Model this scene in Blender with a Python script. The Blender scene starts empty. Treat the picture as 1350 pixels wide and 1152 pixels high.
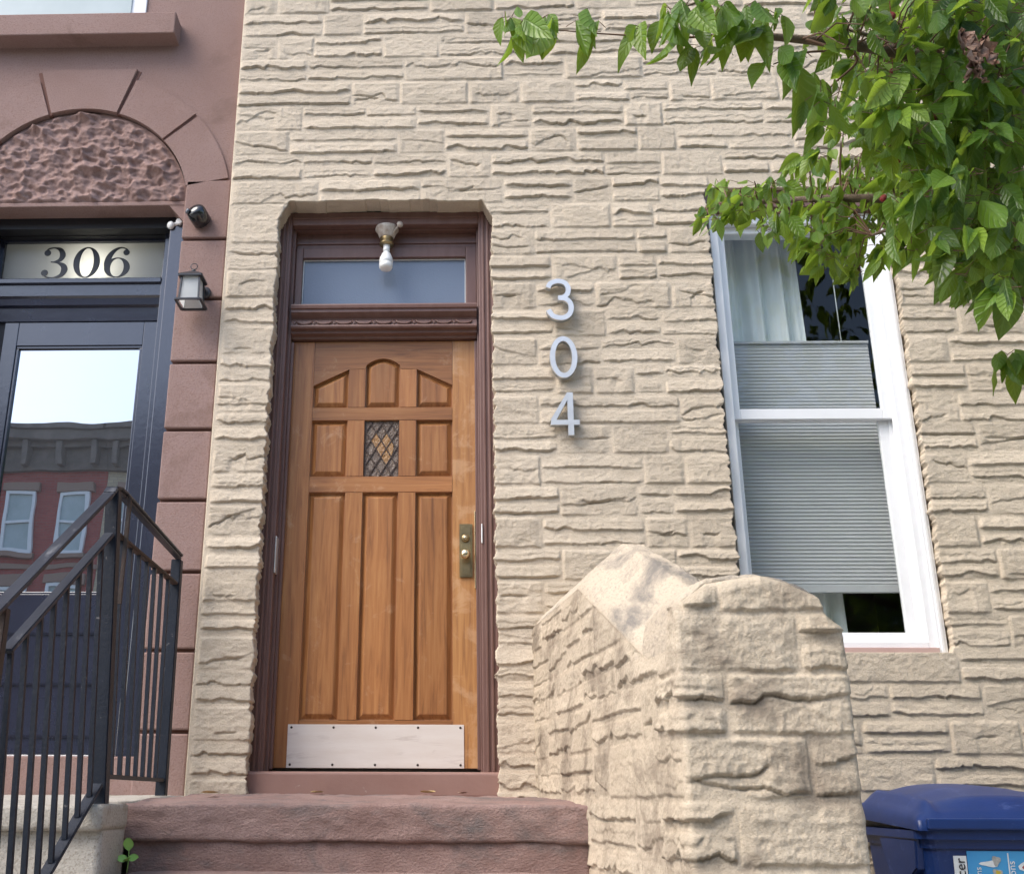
import bpy, bmesh, math, random
import numpy as np
from mathutils import Vector, Matrix
from math import radians as rad, sin, cos, pi, tan

random.seed(7)
S = bpy.context.scene
COL = S.collection

# ------------------------------------------------------------------ materials
def new_mat(name):
    m = bpy.data.materials.new(name); m.use_nodes = True
    nt = m.node_tree
    for n in list(nt.nodes): nt.nodes.remove(n)
    out = nt.nodes.new('ShaderNodeOutputMaterial')
    return m, nt, out

def N(nt, t, **kw):
    n = nt.nodes.new(t)
    for k, v in kw.items():
        if k in n.inputs: n.inputs[k].default_value = v
        else: setattr(n, k, v)
    return n

def ramp(nt, fac, stops):
    r = nt.nodes.new('ShaderNodeValToRGB'); e = r.color_ramp.elements
    while len(e) < len(stops): e.new(0.5)
    for i, (p, c) in enumerate(stops):
        e[i].position = p; e[i].color = (*c, 1) if len(c) == 3 else c
    nt.links.new(fac, r.inputs[0]); return r.outputs[0]

def mixc(nt, fac, a, b, mode='MIX'):
    m = nt.nodes.new('ShaderNodeMix'); m.data_type = 'RGBA'; m.blend_type = mode
    L = nt.links
    if isinstance(fac, (int, float)): m.inputs[0].default_value = fac
    else: L.new(fac, m.inputs[0])
    for s, i in ((a, 6), (b, 7)):
        if isinstance(s, tuple): m.inputs[i].default_value = (*s, 1)
        else: L.new(s, m.inputs[i])
    return m.outputs[2]

def coords(nt, scale=(1, 1, 1)):
    t = nt.nodes.new('ShaderNodeTexCoord'); mp = nt.nodes.new('ShaderNodeMapping')
    mp.inputs['Scale'].default_value = scale
    nt.links.new(t.outputs['Object'], mp.inputs[0]); return mp.outputs[0]

def noise(nt, vec, scale, detail=4, rough=.55, dist=0.0):
    n = N(nt, 'ShaderNodeTexNoise', Scale=scale, Detail=detail, Roughness=rough, Distortion=dist)
    nt.links.new(vec, n.inputs['Vector']); return n.outputs['Fac']

def surf(name, base, var=None, vscale=3, rough=.7, bump=0.0, bscale=60, metal=0.0, spec=.5,
         dirt=None, dscale=6, drange=(.55, .7), stretch=(1, 1, 1), fine=None, coat=0.0):
    """general painted / stone / metal surface: large tone variation, fine grain, optional stains, bump"""
    m, nt, out = new_mat(name); L = nt.links
    p = nt.nodes.new('ShaderNodeBsdfPrincipled')
    p.inputs['Roughness'].default_value = rough; p.inputs['Metallic'].default_value = metal
    p.inputs['Specular IOR Level'].default_value = spec
    p.inputs['Coat Weight'].default_value = coat
    v = coords(nt, stretch)
    c = base
    if var: c = mixc(nt, ramp(nt, noise(nt, v, vscale, 5, .6), [(.35, (0, 0, 0)), (.68, (1, 1, 1))]), base, var)
    if fine: c = mixc(nt, ramp(nt, noise(nt, v, 140, 3, .6), [(.5, (0, 0, 0)), (.72, (1, 1, 1))]), c, fine)
    if dirt: c = mixc(nt, ramp(nt, noise(nt, v, dscale, 8, .68, .4), [(drange[0], (0, 0, 0)), (drange[1], (1, 1, 1))]), c, dirt)
    if isinstance(c, tuple): p.inputs['Base Color'].default_value = (*c, 1)
    else: L.new(c, p.inputs['Base Color'])
    if bump:
        b = N(nt, 'ShaderNodeBump', Strength=bump, Distance=.01)
        L.new(noise(nt, v, bscale, 8, .65), b.inputs['Height']); L.new(b.outputs[0], p.inputs['Normal'])
    L.new(p.outputs[0], out.inputs[0]); return m

def wood(name, a, b, dark, axis=2, worn=.58):
    m, nt, out = new_mat(name); L = nt.links
    sc = [26, 26, 26]; sc[axis] = 1.6
    info = nt.nodes.new('ShaderNodeObjectInfo')
    t = nt.nodes.new('ShaderNodeTexCoord')
    add = N(nt, 'ShaderNodeVectorMath', operation='ADD')
    L.new(t.outputs['Object'], add.inputs[0])
    cmb = nt.nodes.new('ShaderNodeCombineXYZ')
    mul = N(nt, 'ShaderNodeMath', operation='MULTIPLY'); mul.inputs[1].default_value = 9.0
    L.new(info.outputs['Random'], mul.inputs[0]); L.new(mul.outputs[0], cmb.inputs[1])
    L.new(cmb.outputs[0], add.inputs[1])
    mp = nt.nodes.new('ShaderNodeMapping'); mp.inputs['Scale'].default_value = sc
    L.new(add.outputs[0], mp.inputs[0])
    g = noise(nt, mp.outputs[0], 1.7, 9, .62, .7)
    mp2 = nt.nodes.new('ShaderNodeMapping'); mp2.inputs['Scale'].default_value = [s * .16 for s in sc]
    L.new(add.outputs[0], mp2.inputs[0])
    big = noise(nt, mp2.outputs[0], 1.4, 4, .6, .3)
    c = ramp(nt, g, [(.28, dark), (.48, a), (.75, b)])
    c = mixc(nt, ramp(nt, big, [(.4, (0, 0, 0)), (.7, (.6, .6, .6))]), c, dark)
    # weathering: pale scuffs where varnish has gone
    w = noise(nt, t.outputs['Object'], 7, 9, .7, .5)
    c = mixc(nt, ramp(nt, w, [(worn, (0, 0, 0)), (worn + .10, (.5, .5, .5))]), c, (.50, .31, .17))
    hs = nt.nodes.new('ShaderNodeHueSaturation'); L.new(c, hs.inputs['Color'])
    mr = N(nt, 'ShaderNodeMapRange'); mr.inputs[3].default_value = .82; mr.inputs[4].default_value = 1.16
    L.new(info.outputs['Random'], mr.inputs[0]); L.new(mr.outputs[0], hs.inputs['Value'])
    p = nt.nodes.new('ShaderNodeBsdfPrincipled')
    L.new(hs.outputs[0], p.inputs['Base Color']); p.inputs['Roughness'].default_value = .38
    p.inputs['Specular IOR Level'].default_value = .45
    bp = N(nt, 'ShaderNodeBump', Strength=.12, Distance=.004); L.new(g, bp.inputs['Height']); L.new(bp.outputs[0], p.inputs['Normal'])
    L.new(p.outputs[0], out.inputs[0]); return m

def glass(name, tint=(.9, .95, .93), refl=1.0, ior=1.5, wav=0.0):
    m, nt, out = new_mat(name); L = nt.links
    tr = nt.nodes.new('ShaderNodeBsdfTransparent'); tr.inputs[0].default_value = (*tint, 1)
    gl = nt.nodes.new('ShaderNodeBsdfGlossy'); gl.inputs['Roughness'].default_value = .005
    fr = N(nt, 'ShaderNodeFresnel', IOR=ior)
    mul = N(nt, 'ShaderNodeMath', operation='MULTIPLY', use_clamp=True); mul.inputs[1].default_value = refl
    geo = nt.nodes.new('ShaderNodeNewGeometry'); inv = N(nt, 'ShaderNodeMath', operation='SUBTRACT'); inv.inputs[0].default_value = 1
    L.new(geo.outputs['Backfacing'], inv.inputs[1]); m2 = N(nt, 'ShaderNodeMath', operation='MULTIPLY')
    L.new(fr.outputs[0], m2.inputs[0]); L.new(inv.outputs[0], m2.inputs[1]); L.new(m2.outputs[0], mul.inputs[0])
    if wav:
        b = N(nt, 'ShaderNodeBump', Strength=wav, Distance=.01); L.new(noise(nt, coords(nt), 5, 2), b.inputs['Height']); L.new(b.outputs[0], gl.inputs['Normal'])
    mx = nt.nodes.new('ShaderNodeMixShader'); L.new(mul.outputs[0], mx.inputs[0]); L.new(tr.outputs[0], mx.inputs[1]); L.new(gl.outputs[0], mx.inputs[2])
    L.new(mx.outputs[0], out.inputs[0]); return m

def mirror_glass(name):
    m, nt, out = new_mat(name); L = nt.links
    p = nt.nodes.new('ShaderNodeBsdfPrincipled'); p.inputs['Base Color'].default_value = (.02, .022, .025, 1); p.inputs['Roughness'].default_value = .3
    gl = nt.nodes.new('ShaderNodeBsdfGlossy'); gl.inputs['Roughness'].default_value = .0; gl.inputs[0].default_value = (.95, .97, 1, 1)
    b = N(nt, 'ShaderNodeBump', Strength=.035, Distance=.01); L.new(noise(nt, coords(nt), 4, 1), b.inputs['Height']); L.new(b.outputs[0], gl.inputs['Normal'])
    mx = nt.nodes.new('ShaderNodeMixShader'); mx.inputs[0].default_value = .52
    L.new(p.outputs[0], mx.inputs[1]); L.new(gl.outputs[0], mx.inputs[2]); L.new(mx.outputs[0], out.inputs[0]); return m

def frosted(name, col, trans=.5, bsc=120):
    m, nt, out = new_mat(name); L = nt.links
    p = nt.nodes.new('ShaderNodeBsdfPrincipled'); p.inputs['Base Color'].default_value = (*col, 1); p.inputs['Roughness'].default_value = .16
    tl = nt.nodes.new('ShaderNodeBsdfTranslucent'); tl.inputs[0].default_value = (.84, .84, .82, 1)
    b = N(nt, 'ShaderNodeBump', Strength=.25, Distance=.004); L.new(noise(nt, coords(nt), bsc, 3), b.inputs['Height']); L.new(b.outputs[0], p.inputs['Normal'])
    mx = nt.nodes.new('ShaderNodeMixShader'); mx.inputs[0].default_value = trans
    L.new(p.outputs[0], mx.inputs[1]); L.new(tl.outputs[0], mx.inputs[2]); L.new(mx.outputs[0], out.inputs[0]); return m

def leafmat(name):
    m, nt, out = new_mat(name); L = nt.links
    at = nt.nodes.new('ShaderNodeAttribute'); at.attribute_name = 'tone'
    c = ramp(nt, at.outputs['Fac'], [(0, (.020, .056, .016)), (.35, (.055, .135, .022)), (.7, (.14, .27, .032)), (1, (.27, .40, .055))])
    p = nt.nodes.new('ShaderNodeBsdfPrincipled'); L.new(c, p.inputs['Base Color']); p.inputs['Roughness'].default_value = .36
    p.inputs['Specular IOR Level'].default_value = .5
    tl = nt.nodes.new('ShaderNodeBsdfTranslucent')
    L.new(mixc(nt, .5, c, (.50, .66, .06)), tl.inputs[0])
    # side veins running forward from the midrib
    def mth(op, x, y=None):
        n = N(nt, 'ShaderNodeMath', operation=op)
        for i_, v_ in enumerate((x, y)):
            if v_ is None: continue
            if isinstance(v_, (int, float)): n.inputs[i_].default_value = v_
            else: L.new(v_, n.inputs[i_])
        return n.outputs[0]
    a1 = nt.nodes.new('ShaderNodeAttribute'); a1.attribute_name = 'rib_t'; a2 = nt.nodes.new('ShaderNodeAttribute'); a2.attribute_name = 'rib_s'
    sd = mth('ABSOLUTE', a2.outputs['Fac'])
    ph = mth('PINGPONG', mth('SUBTRACT', mth('MULTIPLY', a1.outputs['Fac'], 7.0), mth('MULTIPLY', sd, 1.6)), .5)
    vein = mth('MINIMUM', mth('MULTIPLY', ph, 5.0), mth('MULTIPLY', sd, 7.0)); vn_ = mth('MINIMUM', vein, 1.0)
    b = N(nt, 'ShaderNodeBump', Strength=.55, Distance=.004); L.new(vn_, b.inputs['Height']); L.new(b.outputs[0], p.inputs['Normal'])
    b0 = N(nt, 'ShaderNodeBump', Strength=.2, Distance=.003); L.new(noise(nt, coords(nt), 70, 3), b0.inputs['Height']); L.new(b0.outputs[0], b.inputs['Normal'])
    c2_ = mixc(nt, vn_, (.16, .27, .06), c); L.new(mixc(nt, .65, c, c2_), p.inputs['Base Color'])
    mx = nt.nodes.new('ShaderNodeMixShader'); mx.inputs[0].default_value = .5
    L.new(p.outputs[0], mx.inputs[1]); L.new(tl.outputs[0], mx.inputs[2]); L.new(mx.outputs[0], out.inputs[0]); return m

def emit(name, col, s):
    m, nt, out = new_mat(name); e = N(nt, 'ShaderNodeEmission', Strength=s); e.inputs[0].default_value = (*col, 1)
    nt.links.new(e.outputs[0], out.inputs[0]); return m

def brick(name, c1, c2, mort):
    m, nt, out = new_mat(name); L = nt.links
    t = nt.nodes.new('ShaderNodeTexCoord'); sep = nt.nodes.new('ShaderNodeSeparateXYZ'); cm = nt.nodes.new('ShaderNodeCombineXYZ')
    L.new(t.outputs['Object'], sep.inputs[0]); L.new(sep.outputs[0], cm.inputs[0]); L.new(sep.outputs[2], cm.inputs[1])
    b = N(nt, 'ShaderNodeTexBrick', Scale=1.0); b.inputs['Color1'].default_value = (*c1, 1); b.inputs['Color2'].default_value = (*c2, 1); b.inputs['Mortar'].default_value = (*mort, 1)
    b.inputs['Brick Width'].default_value = .21; b.inputs['Row Height'].default_value = .07; b.inputs['Mortar Size'].default_value = .006
    L.new(cm.outputs[0], b.inputs['Vector'])
    p = nt.nodes.new('ShaderNodeBsdfPrincipled'); L.new(b.outputs[0], p.inputs['Base Color']); p.inputs['Roughness'].default_value = .85
    L.new(p.outputs[0], out.inputs[0]); return m

def blockstone(name, a, b, fine, dirt=None, dscale=4, drange=(.52, .64)):
    m = surf(name, a, b, 2.2, fine=fine, dirt=dirt, dscale=dscale, drange=drange, bump=.55, bscale=150, rough=.8, spec=.25)
    nt = m.node_tree; p = [n for n in nt.nodes if n.type == 'BSDF_PRINCIPLED'][0]
    at = nt.nodes.new('ShaderNodeAttribute'); at.attribute_name = 'block_tone'
    mr = N(nt, 'ShaderNodeMapRange'); mr.inputs[3].default_value = .87; mr.inputs[4].default_value = 1.09
    nt.links.new(at.outputs['Fac'], mr.inputs[0])
    hs = nt.nodes.new('ShaderNodeHueSaturation'); nt.links.new(mr.outputs[0], hs.inputs['Value'])
    src = p.inputs['Base Color'].links[0].from_socket; nt.links.new(src, hs.inputs['Color']); nt.links.new(hs.outputs[0], p.inputs['Base Color'])
    return m
CREAM = dict(bump=.30, bscale=170, rough=.75, spec=.3)
MT = dict(
    stone=blockstone('cream_painted_stone', (.535, .450, .342), (.588, .502, .390), (.465, .387, .288)),
    pier=blockstone('weathered_cream_stone', (.485, .405, .300), (.54, .46, .35), (.39, .32, .235), (.28, .228, .17), 4, (.49, .63)),
    cap=surf('grimy_coping_stone', (.49, .415, .315), (.545, .465, .36), 3, fine=(.38, .32, .26), dirt=(.21, .19, .165), dscale=5.5, drange=(.50, .64), bump=.7, bscale=120, rough=.85, spec=.25, stretch=(1, .30, .55)),
    brown=surf('brownstone_stucco', (.258, .163, .138), (.325, .226, .202), .9, rough=.85, bump=.55, bscale=150, spec=.25, fine=(.24, .146, .115), dirt=(.20, .125, .10), dscale=2.2, drange=(.54, .70)),
    brown_dark=surf('brownstone_joint', (.17, .085, .065), None, rough=.9),
    step=surf('worn_brown_step', (.240, .150, .127), (.325, .225, .196), 4, rough=.85, bump=.8, bscale=90, fine=(.20, .12, .105), dirt=(.135, .115, .108), dscale=3.4, drange=(.50, .68), stretch=(1, 1, 1.6)),
    threshold=surf('painted_threshold', (.235, .132, .105), (.275, .162, .132), 4, rough=.55, bump=.12, bscale=60, dirt=(.40, .33, .30), dscale=22, drange=(.68, .74)),
    trim=surf('brown_trim_paint', (.140, .072, .056), (.172, .096, .078), 5, rough=.40, bump=.08, bscale=40, stretch=(4, 4, .7), dirt=(.22, .13, .11), dscale=18, drange=(.70, .78)),
    wood_v=wood('varnished_wood_upright', (.355, .150, .050), (.465, .228, .084), (.190, .078, .030), 2),
    wood_worn=wood('scuffed_wood_upright', (.39, .185, .062), (.50, .27, .105), (.22, .10, .04), 2, .50),
    wood_h=wood('varnished_wood_level', (.340, .145, .050), (.445, .215, .082), (.185, .078, .030), 0),
    kick=surf('worn_kick_plate', (.74, .69, .63), (.66, .59, .52), 5, rough=.42, metal=.15, bump=.06, bscale=90, stretch=(.5, 1, 3), dirt=(.52, .45, .40), dscale=7, drange=(.58, .72)),
    brass=surf('aged_brass', (.40, .31, .16), (.26, .20, .11), 14, rough=.35, metal=.9, bump=.1, bscale=60),
    brass_bright=surf('polished_brass', (.72, .60, .38), (.60, .48, .28), 14, rough=.22, metal=.95),
    screw=surf('dark_screw', (.05, .04, .035), None, rough=.5, metal=.6),
    blackpaint=surf('blue_black_paint', (.016, .019, .036), (.022, .026, .046), 6, rough=.17, bump=.05, bscale=30, spec=1.0),
    blackdark=surf('black_paint_soffit', (.010, .010, .013), None, rough=.5),
    iron=surf('black_iron_paint', (.008, .012, .021), (.012, .017, .028), 12, rough=.46, bump=.2, bscale=90, fine=(.018, .020, .024), dirt=(.16, .15, .15), dscale=24, drange=(.66, .70), spec=.3),
    iron_top=surf('worn_handrail_paint', (.014, .019, .030), (.024, .030, .042), 14, rough=.38, bump=.15, bscale=80, stretch=(1, .4, .4), dirt=(.12, .125, .135), dscale=13, drange=(.60, .68), spec=.35),
    rust=surf('rusty_iron', (.050, .024, .015), (.022, .017, .015), 10, rough=.7, bump=.4, bscale=80),
    concrete=surf('speckled_concrete', (.46, .43, .38), (.38, .35, .30), 5, rough=.9, bump=.7, bscale=110, fine=(.25, .22, .18), dirt=(.20, .165, .11), dscale=5, drange=(.57, .70)),
    vinyl=surf('white_vinyl', (.80, .81, .82), (.76, .77, .78), 4, rough=.32, spec=.5),
    sillwood=surf('pinkish_sill_wood', (.45, .30, .27), (.5, .36, .32), 9, rough=.6),
    alu=surf('brushed_aluminium', (.70, .69, .67), (.61, .60, .585), 20, rough=.34, metal=.6),
    alu_side=surf('aluminium_edge', (.36, .40, .42), None, rough=.4, metal=.7),
    pane=glass('window_glass', (.97, .985, .98), .9),
    lampglass=frosted('frosted_lantern_glass', (.62, .66, .66), .5),
    mirror=mirror_glass('reflective_door_glass'),
    frost=frosted('frosted_transom_sky_tint', (.175, .22, .295), .05),  # blue-grey of the reflected sky is put into the base colour
    frost306=frosted('frosted_number_glass', (.20, .23, .24), .45, 160),
    lead=surf('lead_came', (.075, .052, .04), None, rough=.45, metal=.5),
    amber=surf('amber_glass', (.26, .115, .022), (.34, .18, .05), 40, rough=.18, bump=.8, bscale=70, spec=.7),
    greyglass=surf('grey_textured_glass', (.11, .068, .042), (.16, .11, .075), 40, rough=.16, bump=1.0, bscale=55, spec=.7),
    ink=surf('black_vinyl_lettering', (.012, .013, .016), None, rough=.35),
    blind=surf('grey_cellular_blind', (.40, .405, .415), (.44, .445, .455), 2, rough=.9, spec=.1),
    curtain=surf('white_sheer_curtain', (.80, .83, .80), (.72, .76, .73), 3, rough=.9, spec=.1),
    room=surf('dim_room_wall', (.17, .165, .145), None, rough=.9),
    bulbw=surf('white_plastic_bulb', (.82, .82, .79), None, rough=.3),
    porcelain=surf('flaking_paint_canopy', (.60, .56, .50), (.34, .24, .17), 25, rough=.6, bump=.3, bscale=60),
    camblack=surf('glossy_black_plastic', (.010, .011, .013), None, rough=.16, spec=.7),
    lens=surf('camera_lens', (.10, .11, .13), None, rough=.08, spec=.9),
    lantern=surf('lantern_black_metal', (.035, .037, .042), (.05, .052, .058), 20, rough=.35, metal=.3),
    binblue=surf('blue_bin_plastic', (.005, .024, .115), (.008, .032, .15), 5, rough=.38, bump=.12, bscale=150, spec=.5, dirt=(.05, .085, .24), dscale=12, drange=(.58, .72)),
    poster=surf('blue_poster', (.05, .29, .62), (.07, .36, .66), 4, rough=.4),
    white=surf('white_print', (.80, .82, .82), (.68, .72, .73), 40, rough=.5),
    redprint=surf('red_print', (.33, .05, .045), (.5, .16, .14), 60, rough=.5),
    greyprint=surf('grey_print', (.30, .29, .28), (.5, .5, .46), 60, rough=.5),
    yellowprint=surf('yellow_print', (.55, .42, .05), None, rough=.5),
    leaf=leafmat('dogwood_leaf'),
    deadleaf=surf('dry_brown_leaf', (.20, .09, .055), (.40, .29, .22), 40, rough=.8, bump=.4, bscale=80),
    berry=surf('red_berry', (.28, .012, .012), (.16, .008, .01), 60, rough=.4, bump=.6, bscale=400),
    bark=surf('grey_brown_bark', (.12, .085, .06), (.20, .15, .11), 10, rough=.9, bump=.8, bscale=60, stretch=(3, 3, 1)),
    twig=surf('reddish_twig', (.13, .065, .04), (.17, .10, .06), 20, rough=.7),
    weed=surf('young_leaf_green', (.30, .56, .12), (.38, .62, .16), 30, rough=.5),
    yellowleaf=surf('dry_yellow_leaf', (.58, .42, .15), (.66, .56, .34), 40, rough=.8),
    asphalt=surf('asphalt', (.05, .05, .052), (.07, .07, .07), 2, rough=.9, bump=.5, bscale=120),
    pave=surf('concrete_paving', (.32, .31, .29), (.26, .25, .23), 3, rough=.9, bump=.4, bscale=90, fine=(.2, .19, .18)),
    redbrick=brick('red_brick', (.33, .075, .06), (.40, .10, .08), (.28, .14, .12)),
    tanbrick=brick('tan_brick', (.46, .38, .26), (.54, .46, .32), (.36, .3, .23)),
    cornice=surf('dark_wood_cornice', (.15, .12, .10), (.22, .18, .15), 3, rough=.8),
    lintelb=surf('brown_lintel', (.32, .22, .17), None, rough=.85),
    farpane=surf('far_window_glass', (.36, .43, .43), (.48, .55, .55), 1.2, rough=.2),
)

# ------------------------------------------------------------------ object helpers
def thing(name, label, cat, loc=(0, 0, 0), group=None):
    o = bpy.data.objects.new(name, None); COL.objects.link(o); o.location = loc; o.empty_display_size = .1
    o['label'] = label; o['category'] = cat
    if group: o['group'] = group
    return o

def root_loc(o):
    while o.parent: o = o.parent
    return Vector(o.location)

def link(name, me, mat, parent=None, label=None):
    o = bpy.data.objects.new(name, me); COL.objects.link(o)
    if parent:
        me.transform(Matrix.Translation(-root_loc(parent))); o.parent = parent
    for m in (mat if isinstance(mat, (list, tuple)) else [mat]): me.materials.append(m)
    if label: o['label'] = label
    return o

def np_mesh(name, V, F, smooth=True):
    me = bpy.data.meshes.new(name); V = np.asarray(V, np.float32); F = np.asarray(F, np.int32)
    me.vertices.add(len(V)); me.vertices.foreach_set('co', V.ravel())
    k = F.shape[1]
    me.loops.add(F.size); me.loops.foreach_set('vertex_index', F.ravel())
    me.polygons.add(len(F)); me.polygons.foreach_set('loop_start', np.arange(0, F.size, k, dtype=np.int32))
    me.polygons.foreach_set('use_smooth', np.full(len(F), smooth, bool))
    me.update(calc_edges=True); me.validate(); return me

class MB:
    """collects shapes into one mesh"""
    def __init__(s): s.bm = bmesh.new(); s.mi = 0
    def _tag(s, faces):
        for f in faces: f.material_index = s.mi
    def box(s, x0, x1, y0, y1, z0, z1, bev=0.0, seg=2):
        g = bmesh.ops.create_cube(s.bm, size=1.0); vs = g['verts']
        for v in vs:
            v.co = Vector((x0 + (v.co.x + .5) * (x1 - x0), y0 + (v.co.y + .5) * (y1 - y0), z0 + (v.co.z + .5) * (z1 - z0)))
        fs = {f for v in vs for f in v.link_faces}; s._tag(fs)
        if bev:
            es = {e for v in vs for e in v.link_edges}
            r = bmesh.ops.bevel(s.bm, geom=list(es), offset=bev, segments=seg, affect='EDGES', profile=.5)
            s._tag(r['faces'])
        return s
    def bar(s, p, q, w, h, up=(0, 0, 1), bev=0.0):
        """rectangular bar from p to q"""
        p, q = Vector(p), Vector(q); d = (q - p).normalized(); u = Vector(up)
        if abs(d.dot(u)) > .98: u = Vector((0, 1, 0))
        sx = d.cross(u).normalized() * (w / 2); sy = sx.cross(d).normalized() * (h / 2)
        ring = []
        for c in (p, q): ring.append([s.bm.verts.new(c + a * sx + b * sy) for a, b in ((-1, -1), (1, -1), (1, 1), (-1, 1))])
        fs = [s.bm.faces.new([ring[0][i], ring[0][(i + 1) % 4], ring[1][(i + 1) % 4], ring[1][i]]) for i in range(4)]
        fs += [s.bm.faces.new(ring[0][::-1]), s.bm.faces.new(ring[1])]; s._tag(fs)
        if bev:
            es = {e for f in fs for e in f.edges}
            s._tag(bmesh.ops.bevel(s.bm, geom=list(es), offset=bev, segments=2, affect='EDGES')['faces'])
        return s
    def tube(s, pts, rad_, n=8, cap=True):
        pts = [Vector(p) for p in pts]; rings = []
        for i, p in enumerate(pts):
            d = (pts[min(i + 1, len(pts) - 1)] - pts[max(i - 1, 0)]).normalized()
            u = Vector((0, 0, 1)) if abs(d.z) < .9 else Vector((1, 0, 0))
            a = d.cross(u).normalized(); b = a.cross(d)
            r = rad_[i] if isinstance(rad_, (list, tuple)) else rad_
            rings.append([s.bm.verts.new(p + r * (cos(2 * pi * k / n) * a + sin(2 * pi * k / n) * b)) for k in range(n)])
        fs = []
        for A, B in zip(rings, rings[1:]):
            fs += [s.bm.faces.new([A[k], A[(k + 1) % n], B[(k + 1) % n], B[k]]) for k in range(n)]
        for f in fs: f.smooth = True
        if cap: fs += [s.bm.faces.new(rings[0][::-1]), s.bm.faces.new(rings[-1])]
        s._tag(fs); return s
    def lathe(s, prof, c, axis=(0, 0, 1), n=20):
        """prof: list of (radius, height along axis) from c"""
        ax = Vector(axis).normalized(); u = Vector((1, 0, 0)) if abs(ax.x) < .9 else Vector((0, 1, 0))
        a = ax.cross(u).normalized(); b = ax.cross(a); c = Vector(c); rings = []
        for r, h in prof: rings.append([s.bm.verts.new(c + ax * h + max(r, 1e-4) * (cos(2 * pi * k / n) * a + sin(2 * pi * k / n) * b)) for k in range(n)])
        fs = []
        for A, B in zip(rings, rings[1:]): fs += [s.bm.faces.new([A[k], A[(k + 1) % n], B[(k + 1) % n], B[k]]) for k in range(n)]
        for f in fs: f.smooth = True
        fs += [s.bm.faces.new(rings[0][::-1]), s.bm.faces.new(rings[-1])]
        s._tag(fs); return s
    def poly(s, pts, faces):
        vs = [s.bm.verts.new(p) for p in pts]; s._tag([s.bm.faces.new([vs[i] for i in f]) for f in faces]); return s
    def prism(s, out, y0, y1, axis='y', bev=0.0):
        """polygon (a,b) extruded along an axis: 'y' -> (x,z) polygon, 'x' -> (y,z) polygon"""
        mk = (lambda a, b, t: (a, t, b)) if axis == 'y' else (lambda a, b, t: (t, a, b))
        A = [s.bm.verts.new(mk(a, b, y0)) for a, b in out]; B = [s.bm.verts.new(mk(a, b, y1)) for a, b in out]; n = len(out)
        fs = [s.bm.faces.new([A[i], A[(i + 1) % n], B[(i + 1) % n], B[i]]) for i in range(n)]
        fs += [s.bm.faces.new(A[::-1]), s.bm.faces.new(B)]; s._tag(fs)
        if bev: s._tag(bmesh.ops.bevel(s.bm, geom=list({e for f in fs[-2:] for e in f.edges}), offset=bev, segments=2, affect='EDGES')['faces'])
        return s
    def strip(s, L, R, y0, y1, closed=False):
        """ribbon between two (x,z) outlines, extruded from y0 (front) to y1"""
        n = len(L); v = [[s.bm.verts.new((a[0], y, a[1])) for a in P] for P in (L, R) for y in (y0, y1)]
        Lf, Lb, Rf, Rb = v; fs = []
        for i in range(n if closed else n - 1):
            j = (i + 1) % n
            fs += [s.bm.faces.new([Lf[i], Lf[j], Rf[j], Rf[i]]), s.bm.faces.new([Lb[i], Rb[i], Rb[j], Lb[j]]),
                   s.bm.faces.new([Lf[i], Lb[i], Lb[j], Lf[j]]), s.bm.faces.new([Rf[i], Rf[j], Rb[j], Rb[i]])]
        if not closed: fs += [s.bm.faces.new([Lf[0], Rf[0], Rb[0], Lb[0]]), s.bm.faces.new([Lf[-1], Lb[-1], Rb[-1], Rf[-1]])]
        s._tag(fs); return s
    def build(s, name, mat, parent=None, label=None, smooth=None):
        bmesh.ops.recalc_face_normals(s.bm, faces=s.bm.faces[:])
        me = bpy.data.meshes.new(name); s.bm.to_mesh(me); s.bm.free()
        if smooth is not None:
            for p in me.polygons: p.use_smooth = smooth
        return link(name, me, mat, parent, label)

def tag(o, label, cat, group=None):
    o['label'] = label; o['category'] = cat
    if group: o['group'] = group
    return o

# ------------------------------------------------------------------ camera
CAMP = Vector((0, -4.60, 1.60)); F_, CX_, CY_ = 1390.0, 573.81, 582.0
PIT, YAW, ROL = rad(18.66673), rad(1.73217), rad(-.28859)
def _r(d):
    c, s = cos(PIT), sin(PIT); d = (d[0], c * d[1] - s * d[2], s * d[1] + c * d[2])
    c, s = cos(YAW), sin(YAW); return Vector((c * d[0] - s * d[1], s * d[0] + c * d[1], d[2]))
RT, UP, FW = _r((cos(ROL), 0, -sin(ROL))), _r((sin(ROL), 0, cos(ROL))), _r((0, 1, 0))
cam = bpy.data.cameras.new('camera'); co = bpy.data.objects.new('camera', cam); COL.objects.link(co)
co.matrix_world = Matrix(((RT.x, UP.x, -FW.x, CAMP.x), (RT.y, UP.y, -FW.y, CAMP.y), (RT.z, UP.z, -FW.z, CAMP.z), (0, 0, 0, 1)))
cam.sensor_fit = 'HORIZONTAL'; cam.sensor_width = 36; cam.lens = 36 * F_ / 1350
cam.shift_x = (675 - CX_) / 1350; cam.shift_y = -(576 - CY_) / 1350
cam.clip_start = .05; cam.clip_end = 500
S.camera = co
def at(x, y, Y):
    """measured point of the photograph on the plane Y"""
    d = RT * ((x - CX_) / F_) - UP * ((y - CY_) / F_) + FW
    return CAMP + d * ((Y - CAMP.y) / d.y)
def pix(p):
    v = p - CAMP; w = v.dot(FW)
    return (CX_ + F_ * v.dot(RT) / w, CY_ - F_ * v.dot(UP) / w) if w > .05 else (-9999, -9999)

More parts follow.
